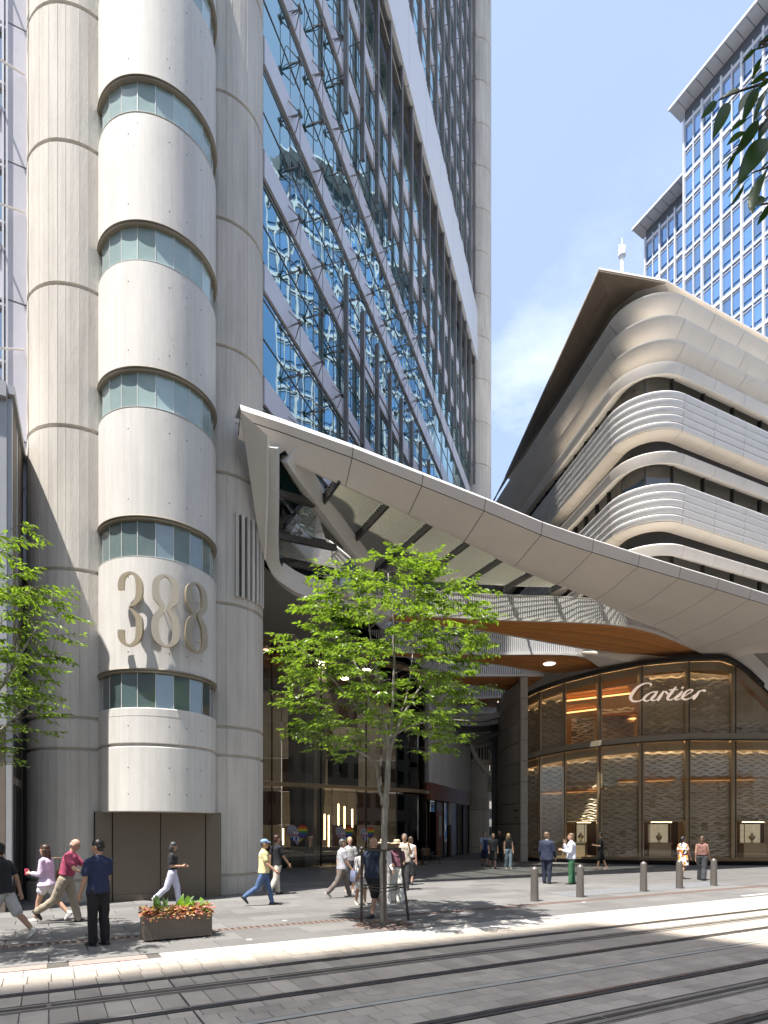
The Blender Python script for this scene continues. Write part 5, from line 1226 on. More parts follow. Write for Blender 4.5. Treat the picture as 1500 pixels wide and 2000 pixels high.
grow('street_tree', lb, l2, tg, 37, 'street tree at the left edge overlapping the shadowed column', leaf_len=.12, leaves_per=30, group='street trees')
# overhanging branch of a tree on the near side, at the right edge
ND = 2.1; Z8 = lambda x, y, d=ND: P(1370+x/5.13, 60+y/5.13, d)
nb_ = V(2.6, .9, 0); NT = empty('near_tree', nb_, 'large dark green leaves of an overhanging branch at the right edge', 'tree')
t_ = MB(); t_.tube(crom([nb_, nb_+V(.02, .05, 1.6), nb_+V(-.05, .3, 3.0), nb_+V(-.2, .75, 4.1), nb_+V(-.4, 1.1, 4.75)], 5), [.085, .082, .08, .078, .075, .07, .066, .062, .058, .054, .05, .046, .042, .038, .034, .03, .026, .022, .018, .014, .012], 10); t_.build('trunk', M['bark'], NT, True)
hub = nb_+V(-.4, 1.1, 4.75)
twl = [[hub, P(1530, 70, 2.1), P(1500, 88, 2.1), P(1478, 96, 2.08)], [hub, P(1535, 130, 2.15), P(1495, 160, 2.12), P(1445, 178, 2.08), P(1404, 196, 2.06)], [hub, P(1545, 190, 2.2), P(1500, 232, 2.14), P(1470, 262, 2.12), P(1432, 290, 2.1)],
       [hub, P(1550, 260, 2.2), P(1510, 318, 2.15), P(1468, 338, 2.1)], [hub, P(1555, 330, 2.2), P(1510, 392, 2.15), P(1460, 400, 2.12)]]
b = MB()
for t in twl: q_ = crom(t, 5); b.tube(q_, [.008+(.0016-.008)*i/(len(q_)-1) for i in range(len(q_))], 6)
b.build('branch', M['twig'], NT, True)
LV = [(690, 40, 545, 185), (552, 180, 400, 322), (592, 280, 508, 482), (672, 412, 488, 540), (386, 600, 165, 672), (690, 470, 560, 592), (155, 708, 5, 862), (272, 718, 128, 1040), (560, 572, 420, 882), (522, 580, 370, 782),
      (655, 585, 505, 912), (690, 735, 538, 872), (455, 885, 290, 996), (576, 895, 348, 1240), (432, 1015, 262, 1122), (690, 905, 575, 1062), (650, 1080, 390, 1462), (316, 1205, 170, 1332), (350, 1215, 250, 1402), (690, 1295, 570, 1422),
      (497, 1440, 258, 1642), (425, 1540, 288, 1782), (636, 1412, 474, 1792), (640, 1680, 500, 1747), (700, 1740, 560, 1942), (760, 1450, 690, 1700), (800, 900, 700, 1150), (820, 300, 720, 520), (800, 1800, 690, 2000)]
rgn = random.Random(12); vd = V(0, 1, .75).normalized()
for (x0, y0, x1, y1) in LV:
    d0 = ND+rgn.uniform(-.06, .08); a = Z8(x0, y0, d0); c = Z8(x1, y1, d0+rgn.uniform(-.04, .06)); t = (c-a); L = t.length; t.normalize()
    n_ = (-vd*rgn.uniform(.5, 1)+V(rgn.gauss(0, .35), rgn.gauss(0, .2), rgn.uniform(.2, .9))).normalized(); s = t.cross(n_).normalized(); n_ = s.cross(t)
    W = L*rgn.uniform(.30, .40); rows = []
    for k in range(9):
        f = k/8; w = W*.5*math.sin(math.pi*min(f**.8*1.0, 1))**.8 if 0 < f < 1 else .0008
        cdn = -n_*.12*L*f*f; rows.append([a+t*L*f+s*w+n_*w*.35+cdn, a+t*L*f+cdn, a+t*L*f-s*w+n_*w*.35+cdn])
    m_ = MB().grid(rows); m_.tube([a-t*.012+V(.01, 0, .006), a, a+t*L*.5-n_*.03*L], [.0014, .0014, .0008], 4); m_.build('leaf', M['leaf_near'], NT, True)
# ================================================================== tree guard, planter, bollards
gb = G(750, 1806); TG = empty('tree_guard', gb, 'dark steel tree guard of three leaning stakes with ring bars', 'tree guard')
tops = []
for (bx, by, tx, ty) in ((706, 1800, 707, 1657), (798, 1797, 781, 1656), (752, 1812, 750, 1660)):
    a = G(bx, by); d = a.y+(gb.y-a.y)*.35*(1 if bx != 706 else .2); c = P(tx, ty, a.y); 
    MB().bar(a-V(0, 0, .02), c, .055, .055).build('stake', M['stake'], TG); tops.append((a, c))
for f, r_ in ((.99, .02), (.50, .011), (.46, .011)):
    pts = [a.lerp(c, f) for a, c in tops]
    for i in range(3): MB().tube([pts[i], pts[(i+1) % 3]], r_, 6).build('ring_bar', M['stake'], TG)
gt = MB(); gt.lathe([(.16, .004), (.62, .004), (.62, -.01)], tuple(gb), 28); gt.build('grate_plate', M['grate'], TG)
for k in range(22):
    a = 2*math.pi*k/22; MB().box(gb+V(math.cos(a)*.42, math.sin(a)*.42, .006), .30, .03, .006, V(math.cos(a), math.sin(a), 0), V(-math.sin(a), math.cos(a), 0)).build('grate_slot', M['black'], TG)
pa, pb = G(283, 1841), G(414, 1829); u = (pb-pa); PL = u.length; u.normalize(); n = V(-u.y, u.x, 0); pc = (pa+pb)/2+n*.24
PLT = empty('planter', pc, 'long brown metal planter overflowing with pink foliage and green ferns', 'planter'); Hh = .40
for sgn in (-1, 1):
    MB().box(pc+n*sgn*.235+V(0, 0, Hh/2+.03), PL, .012, Hh, u, n).build('side_panel', M['planter'], PLT); MB().box(pc+u*sgn*(PL/2-.006)+V(0, 0, Hh/2+.03), .012, .46, Hh, u, n).build('end_panel', M['planter'], PLT)
    MB().box(pc+n*sgn*.24+V(0, 0, Hh+.035), PL+.02, .035, .02, u, n).build('rim', M['planter'], PLT)
    for s2 in (-1, 1): MB().box(pc+u*s2*(PL/2-.1)+n*sgn*.17+V(0, 0, .015), .1, .06, .03, u, n).build('foot', M['black'], PLT)
pf = MB()
for i in range(int(PL/.03)):
    for k in range(11): pf.box(pc-n*.242+u*(-PL/2+.03+i*.03)+V(0, 0, .07+k*.032), .013, .002, .013, u, n)
tag(pf.build('perforation', M['black'], PLT), kind='stuff')
MB().box(pc+V(0, 0, Hh-.02), PL-.03, .44, .05, u, n).build('soil', M['soil'], PLT)
rgp = random.Random(6); c1 = MB(); c2_ = MB()
for i in range(800):
    x = rgp.uniform(-.53, .53)*PL; y = rgp.choice([-1, -1, 1])*abs(rgp.gauss(.15, .09)); z = Hh+.03+rgp.uniform(0, .14)*(1-abs(y)*1.2); b_ = pc+u*x+n*y+V(0, 0, z)
    if abs(y) > .24: b_.z -= rgp.uniform(0, .10)
    dv = (n*y*2+u*rgp.gauss(0, .4)+V(0, 0, rgp.uniform(-.1, .5))).normalized(); ll = rgp.uniform(.05, .09); (c1 if rgp.random() < .66 else c2_).add(leaf_pts(b_, dv, V(rgp.gauss(0, .4), -.4, 1), ll, ll*.7, .2), LEAF_F)
tag(c1.build('pink_foliage', M['leaf_red'], PLT), kind='stuff'); tag(c2_.build('pale_foliage', M['leaf_cream'], PLT), kind='stuff')
for i in range(44):
    x = rgp.uniform(-.32, .45)*PL; b0 = pc+u*x+n*rgp.uniform(-.05, .15)+V(0, 0, Hh+.03); dv = (u*rgp.gauss(.25, .6)+n*rgp.gauss(0, .4)+V(0, 0, rgp.uniform(.5, 1.1))).normalized(); L = rgp.uniform(.28, .55); m_ = MB(); rows = []
    sd = dv.cross(V(0, 0, 1)).normalized(); wmax = rgp.uniform(.03, .06)
    for k in range(8): f = k/7; p = b0+dv*L*f-V(0, 0, .32*L*f*f); w = wmax*math.sin(math.pi*max(.03, min(.97, f**.7))); rows.append([p+sd*w+V(0, 0, w*.3), p, p-sd*w+V(0, 0, w*.3)])
    m_.grid(rows).build('fern_blade', M['leaf_green'] if i % 3 else M['leaf_pale'], PLT, True)
bl = MB(); bl.lathe([(.115, 0), (.112, .02), (.105, .3), (.098, .82), (.092, .86), (.075, .895), (.04, .915), (0, .92)], (0, 0, 0), 22)
names = ['grey bollard standing before the two men in talk, near the tree shade', 'grey bollard at the heels of the man in green trousers', 'lone grey bollard midway along the row before the shop', 'grey bollard in front of the woman in the patterned dress', 'grey bollard at the hand of the woman in black trousers']
bm_ = bl.mesh('post', M['bollard'], 50); cm_ = MB().lathe([(0, .921), (.03, .917), (.05, .905)], (0, 0, 0), 14).mesh('cap', M['white_steel'], True); sm_ = MB().box((.093, -.03, .75), .012, .03, .07).mesh('badge', M['black'])
for (px, py), l in zip(((1044, 1760), (1133, 1752), (1257, 1741), (1327, 1735), (1394, 1730)), names):
    e = empty('bollard', G(px, py), l, 'bollard', 'bollards along the plaza edge')
    for nm, me in (('post', bm_), ('cap', cm_), ('badge', sm_)): o = link(nm, me, e, False)
# lobby plants by the glass
for (px, py, l) in ((556, 1668, 'small potted plant inside the lobby glass near the column'), (700, 1662, 'small potted plant inside the lobby behind the couple')):
    d = interp(LB, px)[0]+1.0; c = P(px, py, d); e = empty('potted_plant', V(c.x, d, 0), l, 'plant')
    MB().lathe([(0, .0), (.14, 0), (.17, .5), (.15, .5), (0, .47)], (c.x, d, 0), 14).build('pot', M['black'], e, 40); MB().tube([V(c.x, d, .45), V(c.x, d, c.z)], .012, 5).build('stem', M['twig'], e)
    lf = MB()
    for k in range(40): a = rgp.uniform(0, 6.3); dv = V(math.cos(a), math.sin(a), rgp.uniform(.1, 1)); lf.add(leaf_pts(V(c.x, d, c.z+rgp.uniform(-.2, .1)), dv, V(0, 0, 1), rgp.uniform(.15, .32), .06, .3), LEAF_F)
    tag(lf.build('foliage', M['leaf_green'], e), kind='stuff')
# ================================================================== PEOPLE
PENDING = []
SK = {}
def skin(c):
    k = tuple(c)
    if k not in SK: SK[k] = mat('skin', c, .55, var=.08, scale=8, obj=True)
    return SK[k]
CL = {}
def cloth(name, c, rough=.85, var=.16):
    k = (name, c)
    if k not in CL: CL[k] = mat(name, c, rough, var=var, scale=5, bump=.25, bscale=30, obj=True)
    return CL[k]
EYE = mat('eye_dark', (.02, .015, .012), .3); LIP = mat('lip', (.30, .10, .09), .5); BROW = mat('brow', (.05, .035, .025), .8)
def cap(b, a, c, r0, r1, n=10):
    a = Vector(a); c = Vector(c); d = (c-a); L = d.length
    if L < 1e-5: b.ell(a, r0, r0, r0, n, 6); return
    d.normalize(); pts = [a-d*r0*.98, a-d*r0*.75, a-d*r0*.3, a, a.lerp(c, .5), c, c+d*r1*.3, c+d*r1*.75, c+d*r1*.98]; rs = [r0*.12, r0*.66, r0*.95, r0, (r0+r1)/2, r1, r1*.95, r1*.66, r1*.12]
    b.tube(pts, rs, n)
def blob(name, b, m, parent, vox, folds=0., smooth=3, seed=0):
    me = b.mesh(name, m); o = bpy.data.objects.new(name, me); COL.objects.link(o); o.parent = parent
    r = o.modifiers.new('r', 'REMESH'); r.mode = 'VOXEL'; r.voxel_size = vox; r.use_smooth_shade = True
    s = o.modifiers.new('s', 'SMOOTH'); s.iterations = smooth; s.factor = .5
    PENDING.append((o, m, folds, seed)); return o
def person(px, py, h, face, label, skinc, hair, hairc, top, topc, bot, botc, shoe=(.03, .03, .03), legs=(12, -12), knees=(8, 10), arms=((5, 15), (-5, 15)), abd=(8, 8), lean=0., female=False, vox=.011, girth=1., head=(0, 0), extra=None, z0=0., d=None, groupn='pedestrians'):
    """face: heading in degrees (0 = away from the camera, 90 = to the right); legs: forward swing of left, right hip; arms: (forward swing, elbow bend) of left, right"""
    g = G(px, py) if d is None else V((px-CX)/F*d, d, 0)
    e = empty('person', g+V(0, 0, z0), label, 'person', groupn, -R(face)+math.pi/2)     # local +X is forward, +Y is left
    k = h/1.75; sw = (.165 if female else .192)*k*(1+.4*(girth-1)); hw = .092*k; lr = R(lean)
    hip = .505*h*.985; kn = .265*h; 
    legsJ = []; drop = []
    for s, (a, kb) in zip((1, -1), zip(legs, knees)):
        H = V(0, s*hw, 0); a = R(a*.78); T = .245*h; C_ = .235*h
        K = H+V(math.sin(a)*T, 0, -math.cos(a)*T); a2 = a-R(kb); A = K+V(math.sin(a2)*C_, -s*.004, -math.cos(a2)*C_); legsJ.append((H, K, A, a2)); drop.append(A.z)
    base = -min(drop)+.055*k
    legsJ = [tuple(v+V(0, 0, base) if isinstance(v, Vector) else v for v in L) for L in legsJ]; pz = base
    def tor(x, y, z): return V(x*math.cos(lr)+(z)*math.sin(lr), y, pz+z*math.cos(lr)-x*math.sin(lr))
    hgt = h/1.75
    chest = tor(0, 0, .40*hgt); neckb = tor(-.01, 0, .545*hgt); hc = tor(.025+.02*math.sin(lr), 0, .715*hgt); 
    ht, hp = R(head[0]), R(head[1]); hq = Matrix.Rotation(ht, 3, 'Z') @ Matrix.Rotation(hp+lr*.4, 3, 'Y')
    hd = lambda x, y, z: hc+hq @ V(x*hgt, y*hgt, z*hgt)
    armsJ = []
    for s, (sa, eb), ab in zip((1, -1), arms, abd):
        S_ = tor(0, s*sw*.97, .475*hgt); a = R(sa)+lr*.5; U = .285*hgt; W_ = .25*hgt; b_ = R(ab)
        E_ = S_+V(math.sin(a)*U*math.cos(b_), s*math.sin(b_)*U, -math.cos(a)*U*math.cos(b_)); a2 = a+R(eb); inw = -.25*math.sin(R(eb)) if eb > 50 else 0
        Wr = E_+V(math.sin(a2)*W_, s*(math.sin(b_)*.3+inw)*W_, -math.cos(a2)*W_); armsJ.append((S_, E_, Wr, a2, s))
    gz = girth; b = MB()
    # --- body: one continuous surface
    b.ell(tor(0, 0, .03*hgt), .105*hgt*gz, .155*hgt*gz, .12*hgt, 14, 8); b.ell(tor(.005, 0, .2*hgt), .098*hgt*gz, .135*hgt*gz, .16*hgt, 14, 8); b.ell(tor(0, 0, .40*hgt), .108*hgt*gz, sw*.88, .15*hgt, 14, 8)
    cap(b, tor(0, sw*.8, .475*hgt), tor(0, -sw*.8, .475*hgt), .055*hgt, .055*hgt); cap(b, tor(-.005, 0, .52*hgt), hd(-.015, 0, -.07), .056*hgt*(.86 if female else 1), .052*hgt*(.86 if female else 1))
    hrot = hq
    b.ell(hd(-.008, 0, .022), .096*hgt, .076*hgt, .10*hgt, 16, 10, hrot); b.ell(hd(.026, 0, -.045), .060*hgt, .056*hgt, .075*hgt, 12, 8, hrot); b.ell(hd(.06, 0, -.092), .026*hgt, .03*hgt, .022*hgt, 8, 6, hrot)
    b.ell(hd(.098, 0, -.012), .018*hgt, .013*hgt, .026*hgt, 8, 6, hrot)
    for s in (-1, 1): b.ell(hd(-.006, s*.078, -.005), .020*hgt, .010*hgt, .032*hgt, 8, 6, hrot)
    for (H, K, A, a2) in legsJ:
        cap(b, H+V(0, 0, -.02), K, .082*hgt*gz, .056*hgt); cap(b, K, K.lerp(A, .32)+V(-.014, 0, 0), .054*hgt, .056*hgt); cap(b, K.lerp(A, .32)+V(-.014, 0, 0), A, .056*hgt, .036*hgt)
    for (S_, E_, Wr, a2, s) in armsJ:
        cap(b, S_, E_, .052*hgt*gz**.5, .040*hgt); cap(b, E_, Wr, .041*hgt, .029*hgt)
        f = (Wr-E_).normalized(); sd = V(0, 1, 0); sd = (sd-f*sd.dot(f)).normalized(); up = f.cross(sd)
        pal = Wr+f*.055*hgt; cap(b, Wr+f*.01, pal+f*.02, .028*hgt, .034*hgt); nf = [(-.026, .072), (-.009, .082), (.009, .078), (.025, .064)]
        crl = (f*.86-sd*0+V(math.cos(a2)*.35, 0, math.sin(a2)*.35)).normalized()
        for (o, L) in nf:
            rt = Wr+f*.075*hgt+(V(math.cos(a2), 0, math.sin(a2)))*o*hgt*1.15; k1 = rt+f*L*.55*hgt; cap(b, rt, k1, .0105*hgt, .010*hgt, 6); cap(b, k1, k1+(f*.7-sd*s*.7).normalized()*L*.5*hgt, .010*hgt, .0085*hgt, 6)
        th = Wr+f*.03*hgt+V(math.cos(a2), 0, math.sin(a2))*.028*hgt; cap(b, th, th+(f*.75+V(math.cos(a2), 0, math.sin(a2))*.6-sd*s*.25)*.06*hgt, .013*hgt, .010*hgt, 6)
    sm = skin(skinc); body = blob('body', b, sm, e, vox)
    body['_face'] = 1; FACES.append((body, hd, hgt, skinc))
    # --- shoes
    for i, (H, K, A, a2) in enumerate(legsJ):
        sb = MB(); pitch = min(.9, max(-.3, -a2*.9 if a2 < 0 else -a2*.35)); q_ = Matrix.Rotation(pitch, 3, 'Y'); 
        fo = lambda x, y, z: A+q_ @ V(x*hgt, y*hgt, z*hgt)
        cap(sb, fo(-.035, 0, -.018), fo(.05, 0, -.022), .042*hgt, .042*hgt); cap(sb, fo(.05, 0, -.028), fo(.145, 0, -.036), .042*hgt, .03*hgt); cap(sb, fo(-.01, 0, .0), fo(-.01, 0, .03), .043*hgt, .042*hgt)
        o = blob('shoe', sb, cloth('shoe', shoe, .5), e, .012); so = MB(); pts = [fo(x, y, -.058) for x, y in ((-.075, -.03), (.05, -.042), (.15, -.034), (.178, 0), (.15, .034), (.05, .042), (-.075, .03))]
        so.slab(pts, q_ @ V(0, 0, .018)).build('sole', cloth('sole', (.55, .54, .5) if sum(shoe) > .25 else (.04, .035, .03)), o, False, False)
    inf = .016*hgt
    # --- lower garment
    if bot != 'none':
        lb_ = MB(); bm = cloth(bot+'_cloth', botc)
        lb_.ell(tor(0, 0, .02*hgt), .115*hgt*gz, .160*hgt*gz, .125*hgt, 16, 8); cap(lb_, tor(0, .05*hgt, .08*hgt), tor(0, -.05*hgt, .08*hgt), .100*hgt*gz, .100*hgt*gz)
        if bot in ('trousers', 'jeans', 'wide', 'shorts', 'long_shorts'):
            for (H, K, A, a2) in legsJ:
                if bot == 'shorts': cap(lb_, H, H.lerp(K, .42), .105*hgt*gz, .105*hgt*gz)
                elif bot == 'long_shorts': cap(lb_, H, H.lerp(K, .95), .105*hgt*gz, .092*hgt)
                elif bot == 'wide': cap(lb_, H, K, .105*hgt*gz, .095*hgt); cap(lb_, K, A+V(0, 0, .0), .095*hgt, .105*hgt)
                elif bot == 'jeans': cap(lb_, H, K, .098*hgt*gz, .068*hgt); cap(lb_, K, A+V(0, 0, .03), .068*hgt, .055*hgt)
                else: cap(lb_, H, K, .102*hgt*gz, .080*hgt); cap(lb_, K, A+V(0, 0, .02), .078*hgt, .066*hgt)
        elif bot in ('skirt', 'long_skirt'):
            zl = {'skirt': .40, 'long_skirt': .62}[bot]; mid = sum((l[2] for l in legsJ), V(0, 0, 0))/2
            cap(lb_, tor(0, 0, .05*hgt), V(mid.x*.5, 0, pz-zl*hgt+.1), .14*hgt, .17*hgt); cap(lb_, V(mid.x*.4, .05, pz-.1), V(mid.x*.5, .06, pz-zl*hgt+.1), .12*hgt, .13*hgt); cap(lb_, V(mid.x*.4, -.05, pz-.1), V(mid.x*.5, -.06, pz-zl*hgt+.1), .12*hgt, .13*hgt)
        blob(bot if bot not in ('wide',) else 'wide_trousers', lb_, bm, e, .012, .015*hgt, 2, int(px))
    # --- upper garment
    tb = MB(); tm_ = cloth(top+'_cloth', topc); hem = {'crop': .14, 'tank': .12, 'dress': -.33, 'jacket': -.10, 'blouse': -.07, 'tucked': .10}.get(top, -.03)*hgt
    tb.ell(tor(0, 0, .40*hgt), .128*hgt*gz, sw*.96, .165*hgt, 16, 8); [cap(tb, tor(-.005, s_*sw*.2, .525*hgt), tor(0, s_*sw*.88, .475*hgt), .055*hgt, .060*hgt) for s_ in (-1, 1)]
    wz = max(hem, .10*hgt); flare = 1.25 if top in ('blouse', 'dress') else 1.
    rowz = [(.42, .118, .168), (.30, .126, .172), (.18, .124, .172), (.10, .128, .180)]
    if hem < .1*hgt: rowz += [(.04, .134*(1+.3*(flare-1)), .190*(1+.3*(flare-1))), (hem/hgt, .142*flare, .200*flare)]
    rws = [[tor(rx*hgt*gz*math.cos(2*math.pi*q/20), ry*hgt*gz*(1. if not female else .93)*math.sin(2*math.pi*q/20), zz*hgt) for q in range(20)] for (zz, rx, ry) in rowz]
    tb.grid(rws, True); tb.add(rws[0], [tuple(range(20))]); tb.add(rws[-1], [tuple(range(19, -1, -1))])
    cap(tb, tor(-.01, 0, .50*hgt), tor(-.004, 0, .555*hgt), .07*hgt, .058*hgt)
    if top not in ('tank', 'crop'):
        for (S_, E_, Wr, a2, s) in armsJ:
            if top in ('jacket', 'shirt', 'blouse'): cap(tb, S_, E_, .063*hgt, .055*hgt); cap(tb, E_, E_.lerp(Wr, .86), .055*hgt, .043*hgt)
            else: cap(tb, S_, S_.lerp(E_, .62), .066*hgt, .064*hgt)
    blob({'tee': 'shirt', 'polo': 'shirt', 'tucked': 'shirt', 'tank': 'top', 'crop': 'top'}.get(top, top), tb, tm_, e, .012, .016*hgt, 2, int(px)+5)
    # --- hair / hat
    hm = cloth('hair', hairc, .45, .3); hb = MB()
    if hair in ('short', 'bob', 'long', 'pony'):
        hb.ell(hd(-.022, 0, .05), .097*hgt, .085*hgt, .086*hgt, 16, 10, hq); hb.ell(hd(-.05, 0, -.005), .066*hgt, .079*hgt, .085*hgt, 14, 8, hq)
        if hair == 'bob':
            for s in (-1, 1): hb.ell(hd(-.03, s*.062, -.05), .062*hgt, .036*hgt, .09*hgt, 10, 8, hq)
            hb.ell(hd(-.06, 0, -.06), .05*hgt, .08*hgt, .09*hgt, 12, 8, hq)
        if hair == 'long':
            cap(hb, hd(-.06, 0, -.02), hd(-.10, 0, -.24), .075*hgt, .05*hgt)
            for s in (-1, 1): cap(hb, hd(-.035, s*.06, 0), hd(-.05, s*.075, -.22), .04*hgt, .03*hgt)
        if hair == 'pony': hb.ell(hd(-.09, 0, .03), .05*hgt, .05*hgt, .05*hgt, 10, 8, hq); cap(hb, hd(-.11, 0, .02), hd(-.12, 0, -.13), .036*hgt, .022*hgt)
        blob('hair', hb, hm, e, .010, .004, 2, int(px)+9)
    elif hair == 'bald': hb.ell(hd(-.052, 0, -.012), .055*hgt, .079*hgt, .050*hgt, 14, 8, hq); blob('hair', hb, hm, e, .010, 0, 2)
    elif hair == 'cap':
        hb.ell(hd(-.045, 0, .0), .066*hgt, .077*hgt, .07*hgt, 14, 8, hq); blob('hair', hb, hm, e, .010, 0, 2); c_ = MB(); c_.ell(hd(-.01, 0, .062), .106*hgt, .09*hgt, .072*hgt, 18, 10, hq); c_.ell(hd(.10, 0, .045), .075*hgt, .07*hgt, .010*hgt, 14, 6, hq); blob('cap', c_, cloth('cap_cloth', (.20, .30, .52)), e, .009, 0, 2)
    elif hair == 'hat':
        cap(hb, hd(-.05, 0, .0), hd(-.06, 0, -.12), .07*hgt, .06*hgt); blob('hair', hb, hm, e, .010, 0, 2); st = cloth('straw', (.62, .50, .34), .8)
        c_ = MB(); pr = [(0, .145), (.06, .143), (.085, .13), (.092, .10), (.096, .06), (.13, .052), (.19, .040), (.20, .036), (.19, .034), (.10, .045)]; c_.lathe([(r*hgt, z*hgt) for r, z in pr], (0, 0, 0), 24); c_.v = [tuple(hd(0, 0, 0)+hq @ V(*v)) for v in c_.v]; c_.build('hat', st, e, 40, False)
        c_ = MB(); c_.lathe([(.097*hgt, .062*hgt), (.0955*hgt, .085*hgt)], (0, 0, 0), 24); c_.v = [tuple(hd(0, 0, 0)+hq @ V(*v)) for v in c_.v]; c_.build('hat_band', cloth('hat_band', (.10, .08, .06)), e, True, False)
    J_ = dict(e=e, arms=armsJ, legs=legsJ, tor=tor, hd=hd, hq=hq, h=hgt, pz=pz)
    if extra: extra(J_)
    return J_
FACES = []
# things people wear or hold
def hold(J, i, build, name, label, cat, m):
    S_, E_, Wr, a2, s = J['arms'][i]; f = (Wr-E_).normalized(); e = J['e']; hand = Wr+f*.09
    mt = Matrix.Translation(e.location) @ Matrix.Rotation(e.rotation_euler.z, 4, 'Z'); b = MB(); build(b, hand, f); b.v = [tuple(mt @ Vector(v)) for v in b.v]
    tag(b.build(name, m, None, 40), label, cat)
phone_m = mat('phone_black', (.012, .012, .014), .2, var=.02); leather = mat('tan_leather', (.20, .10, .04), .55, var=.15, scale=10)
def phone(label, i=0): return lambda J: hold(J, i, lambda b, p, f: b.box(p+V(.01, 0, .03), .145, .07, .010, V(.9, 0, .35).normalized(), V(0, 1, 0), V(-.35, 0, .9).normalized()), 'phone', label, 'phone', phone_m)
def belt(c=(.05, .025, .012)):
    def f(J):
        b = MB(); hg = J['h']; pr = []
        for k in range(28): a = 2*math.pi*k/28; pr.append(J['tor'](.128*hg*math.cos(a), .175*hg*math.sin(a), .115*hg))
        b.grid([[p+V(0, 0, .02), p+V(0, 0, -.02)] for p in pr+pr[:1]]).build('belt', cloth('belt', c, .5), J['e'], True, False)
    return f
def handbag(label, col, side=1, x=-.12, z=.0, cat='bag'):
    def f(J):
        e = J['e']; mt = Matrix.Translation(e.location) @ Matrix.Rotation(e.rotation_euler.z, 4, 'Z'); c = J['tor'](x, side*.25, z); bg = MB(); rows = []
        for k in range(7): zz = -.14+.28*k/6; w = .17-.02*k/6; t = .05*math.sin(math.pi*(.15+.7*k/6)); rows.append([c+V(w*a, b_*t+side*.02, zz) for a, b_ in ((-1, -.5), (-.6, -1), (.6, -1), (1, -.5), (1, .5), (.6, 1), (-.6, 1), (-1, .5))])
        bg.grid(rows, True); bg.add(rows[0], [tuple(range(8))]); bg.add(rows[-1], [tuple(range(7, -1, -1))]); st = crom([c+V(-.1, 0, .14), c+V(-.05, -side*.05, .38), J['tor'](-.02, side*.15, .52*J['h']), c+V(.06, -side*.05, .38), c+V(.1, 0, .14)], 5); bg.tube(st, .008, 5)
        bg.v = [tuple(mt @ Vector(v)) for v in bg.v]; tag(bg.build('shoulder_bag', cloth('bag', col, .6), None, 50), label, cat)
    return f
def glasses(J):
    b = MB(); hd = J['hd']
    for s in (-1, 1): b.ell(hd(.088, s*.032, .012), .008, .024, .018, 10, 6, J['hq']); b.tube([hd(.085, s*.055, .014), hd(-.005, s*.082, .01)], .003, 4)
    b.build('sunglasses', phone_m, J['e'], True, False)
def cup(J): hold(J, 0, lambda b, p, f: b.tube([p+V(.02, -.02, -.04), p+V(.02, -.02, .09)], [.03, .042], 12), 'paper_cup', 'pink and white cup in the hand of the woman in lilac', 'cup', mat('cup_pink', (.65, .08, .16), .5, var=.5, scale=30))
def both(*fs): return lambda J: [f(J) for f in fs]
def apron(J):
    b = MB(); hg = J['h']; t = J['tor']; rows = [[t(.150*hg, y*hg, z*hg) for y in (-.10, 0, .10)] for z in (-.1, .1, .3, .44)]; b.grid(rows)
    for s in (-1, 1): b.bar(t(.135*hg, s*.08*hg, .44*hg), t(.02, s*.09*hg, .565*hg), .03, .008)
    b.build('vest_front', cloth('navy_bib', (.02, .03, .10)), J['e'], True, False)
def tieless(J):
    b = MB(); hg = J['h']; pr = [J['tor'](.056*hg*math.cos(2*math.pi*k/16), .062*hg*math.sin(2*math.pi*k/16), .575*hg) for k in range(16)]
    b.grid([[p+V(0, 0, .022), p*1.0+V(0, 0, -.02)] for p in pr+pr[:1]]).build('collar', cloth('white_collar', (.75, .75, .78)), J['e'], True, False)
L_, B_, D_, T_ = (.50, .30, .21), (.34, .19, .12), (.16, .085, .055), (.43, .25, .16)
BLK, NVY = (.022, .022, .026), (.018, .028, .075)
def straps(J):
    b = MB(); hg = J['h']; t = J['tor']; b.ell(t(-.17*hg, 0, .33*hg), .08, .13, .2, 12, 8); b.build('backpack', cloth('backpack', BLK), J['e'], True, False)
# --- left group, walking past the doors
person(6, 1838, 1.76, -88, 'man in black T-shirt and pale shorts striding out of the left edge', T_, 'short', (.02, .015, .012), 'tee', BLK, 'long_shorts', (.50, .49, .47), (.50, .50, .46), (30, -34), (14, 16), ((26, 22), (-30, 14)), vox=.010, lean=5)
person(92, 1800, 1.66, -86, 'woman in lilac blouse and white shorts with long brown hair holding a cup', L_, 'long', (.055, .028, .016), 'blouse', (.60, .50, .66), 'shorts', (.72, .70, .72), (.66, .64, .62), (24, -26), (6, 26), ((0, 92), (-4, 90)), female=True, vox=.010, lean=3, extra=both(cup, handbag('tan leather shoulder bag behind the woman in lilac', (.22, .13, .05), -1, -.2, .1)))
person(128, 1802, 1.80, 84, 'bald man in maroon polo shirt and khaki trousers striding with head bent', L_, 'bald', (.36, .31, .27), 'tucked', (.36, .06, .12), 'trousers', (.33, .28, .21), (.03, .02, .015), (22, -30), (6, 30), ((30, 62), (26, 34)), lean=13, head=(0, 16), vox=.010, girth=1.08, extra=both(belt(), phone('black folded phone in the hand of the bald man', 0)))
person(192, 1846, 1.78, -62, 'man in navy T-shirt and black trousers standing with his back turned', T_, 'short', (.016, .013, .011), 'tee', NVY, 'trousers', (.014, .013, .015), (.02, .02, .022), (3, -3), (2, 4), ((6, 14), (10, 16)), vox=.010, head=(25, 12), abd=(9, 6))
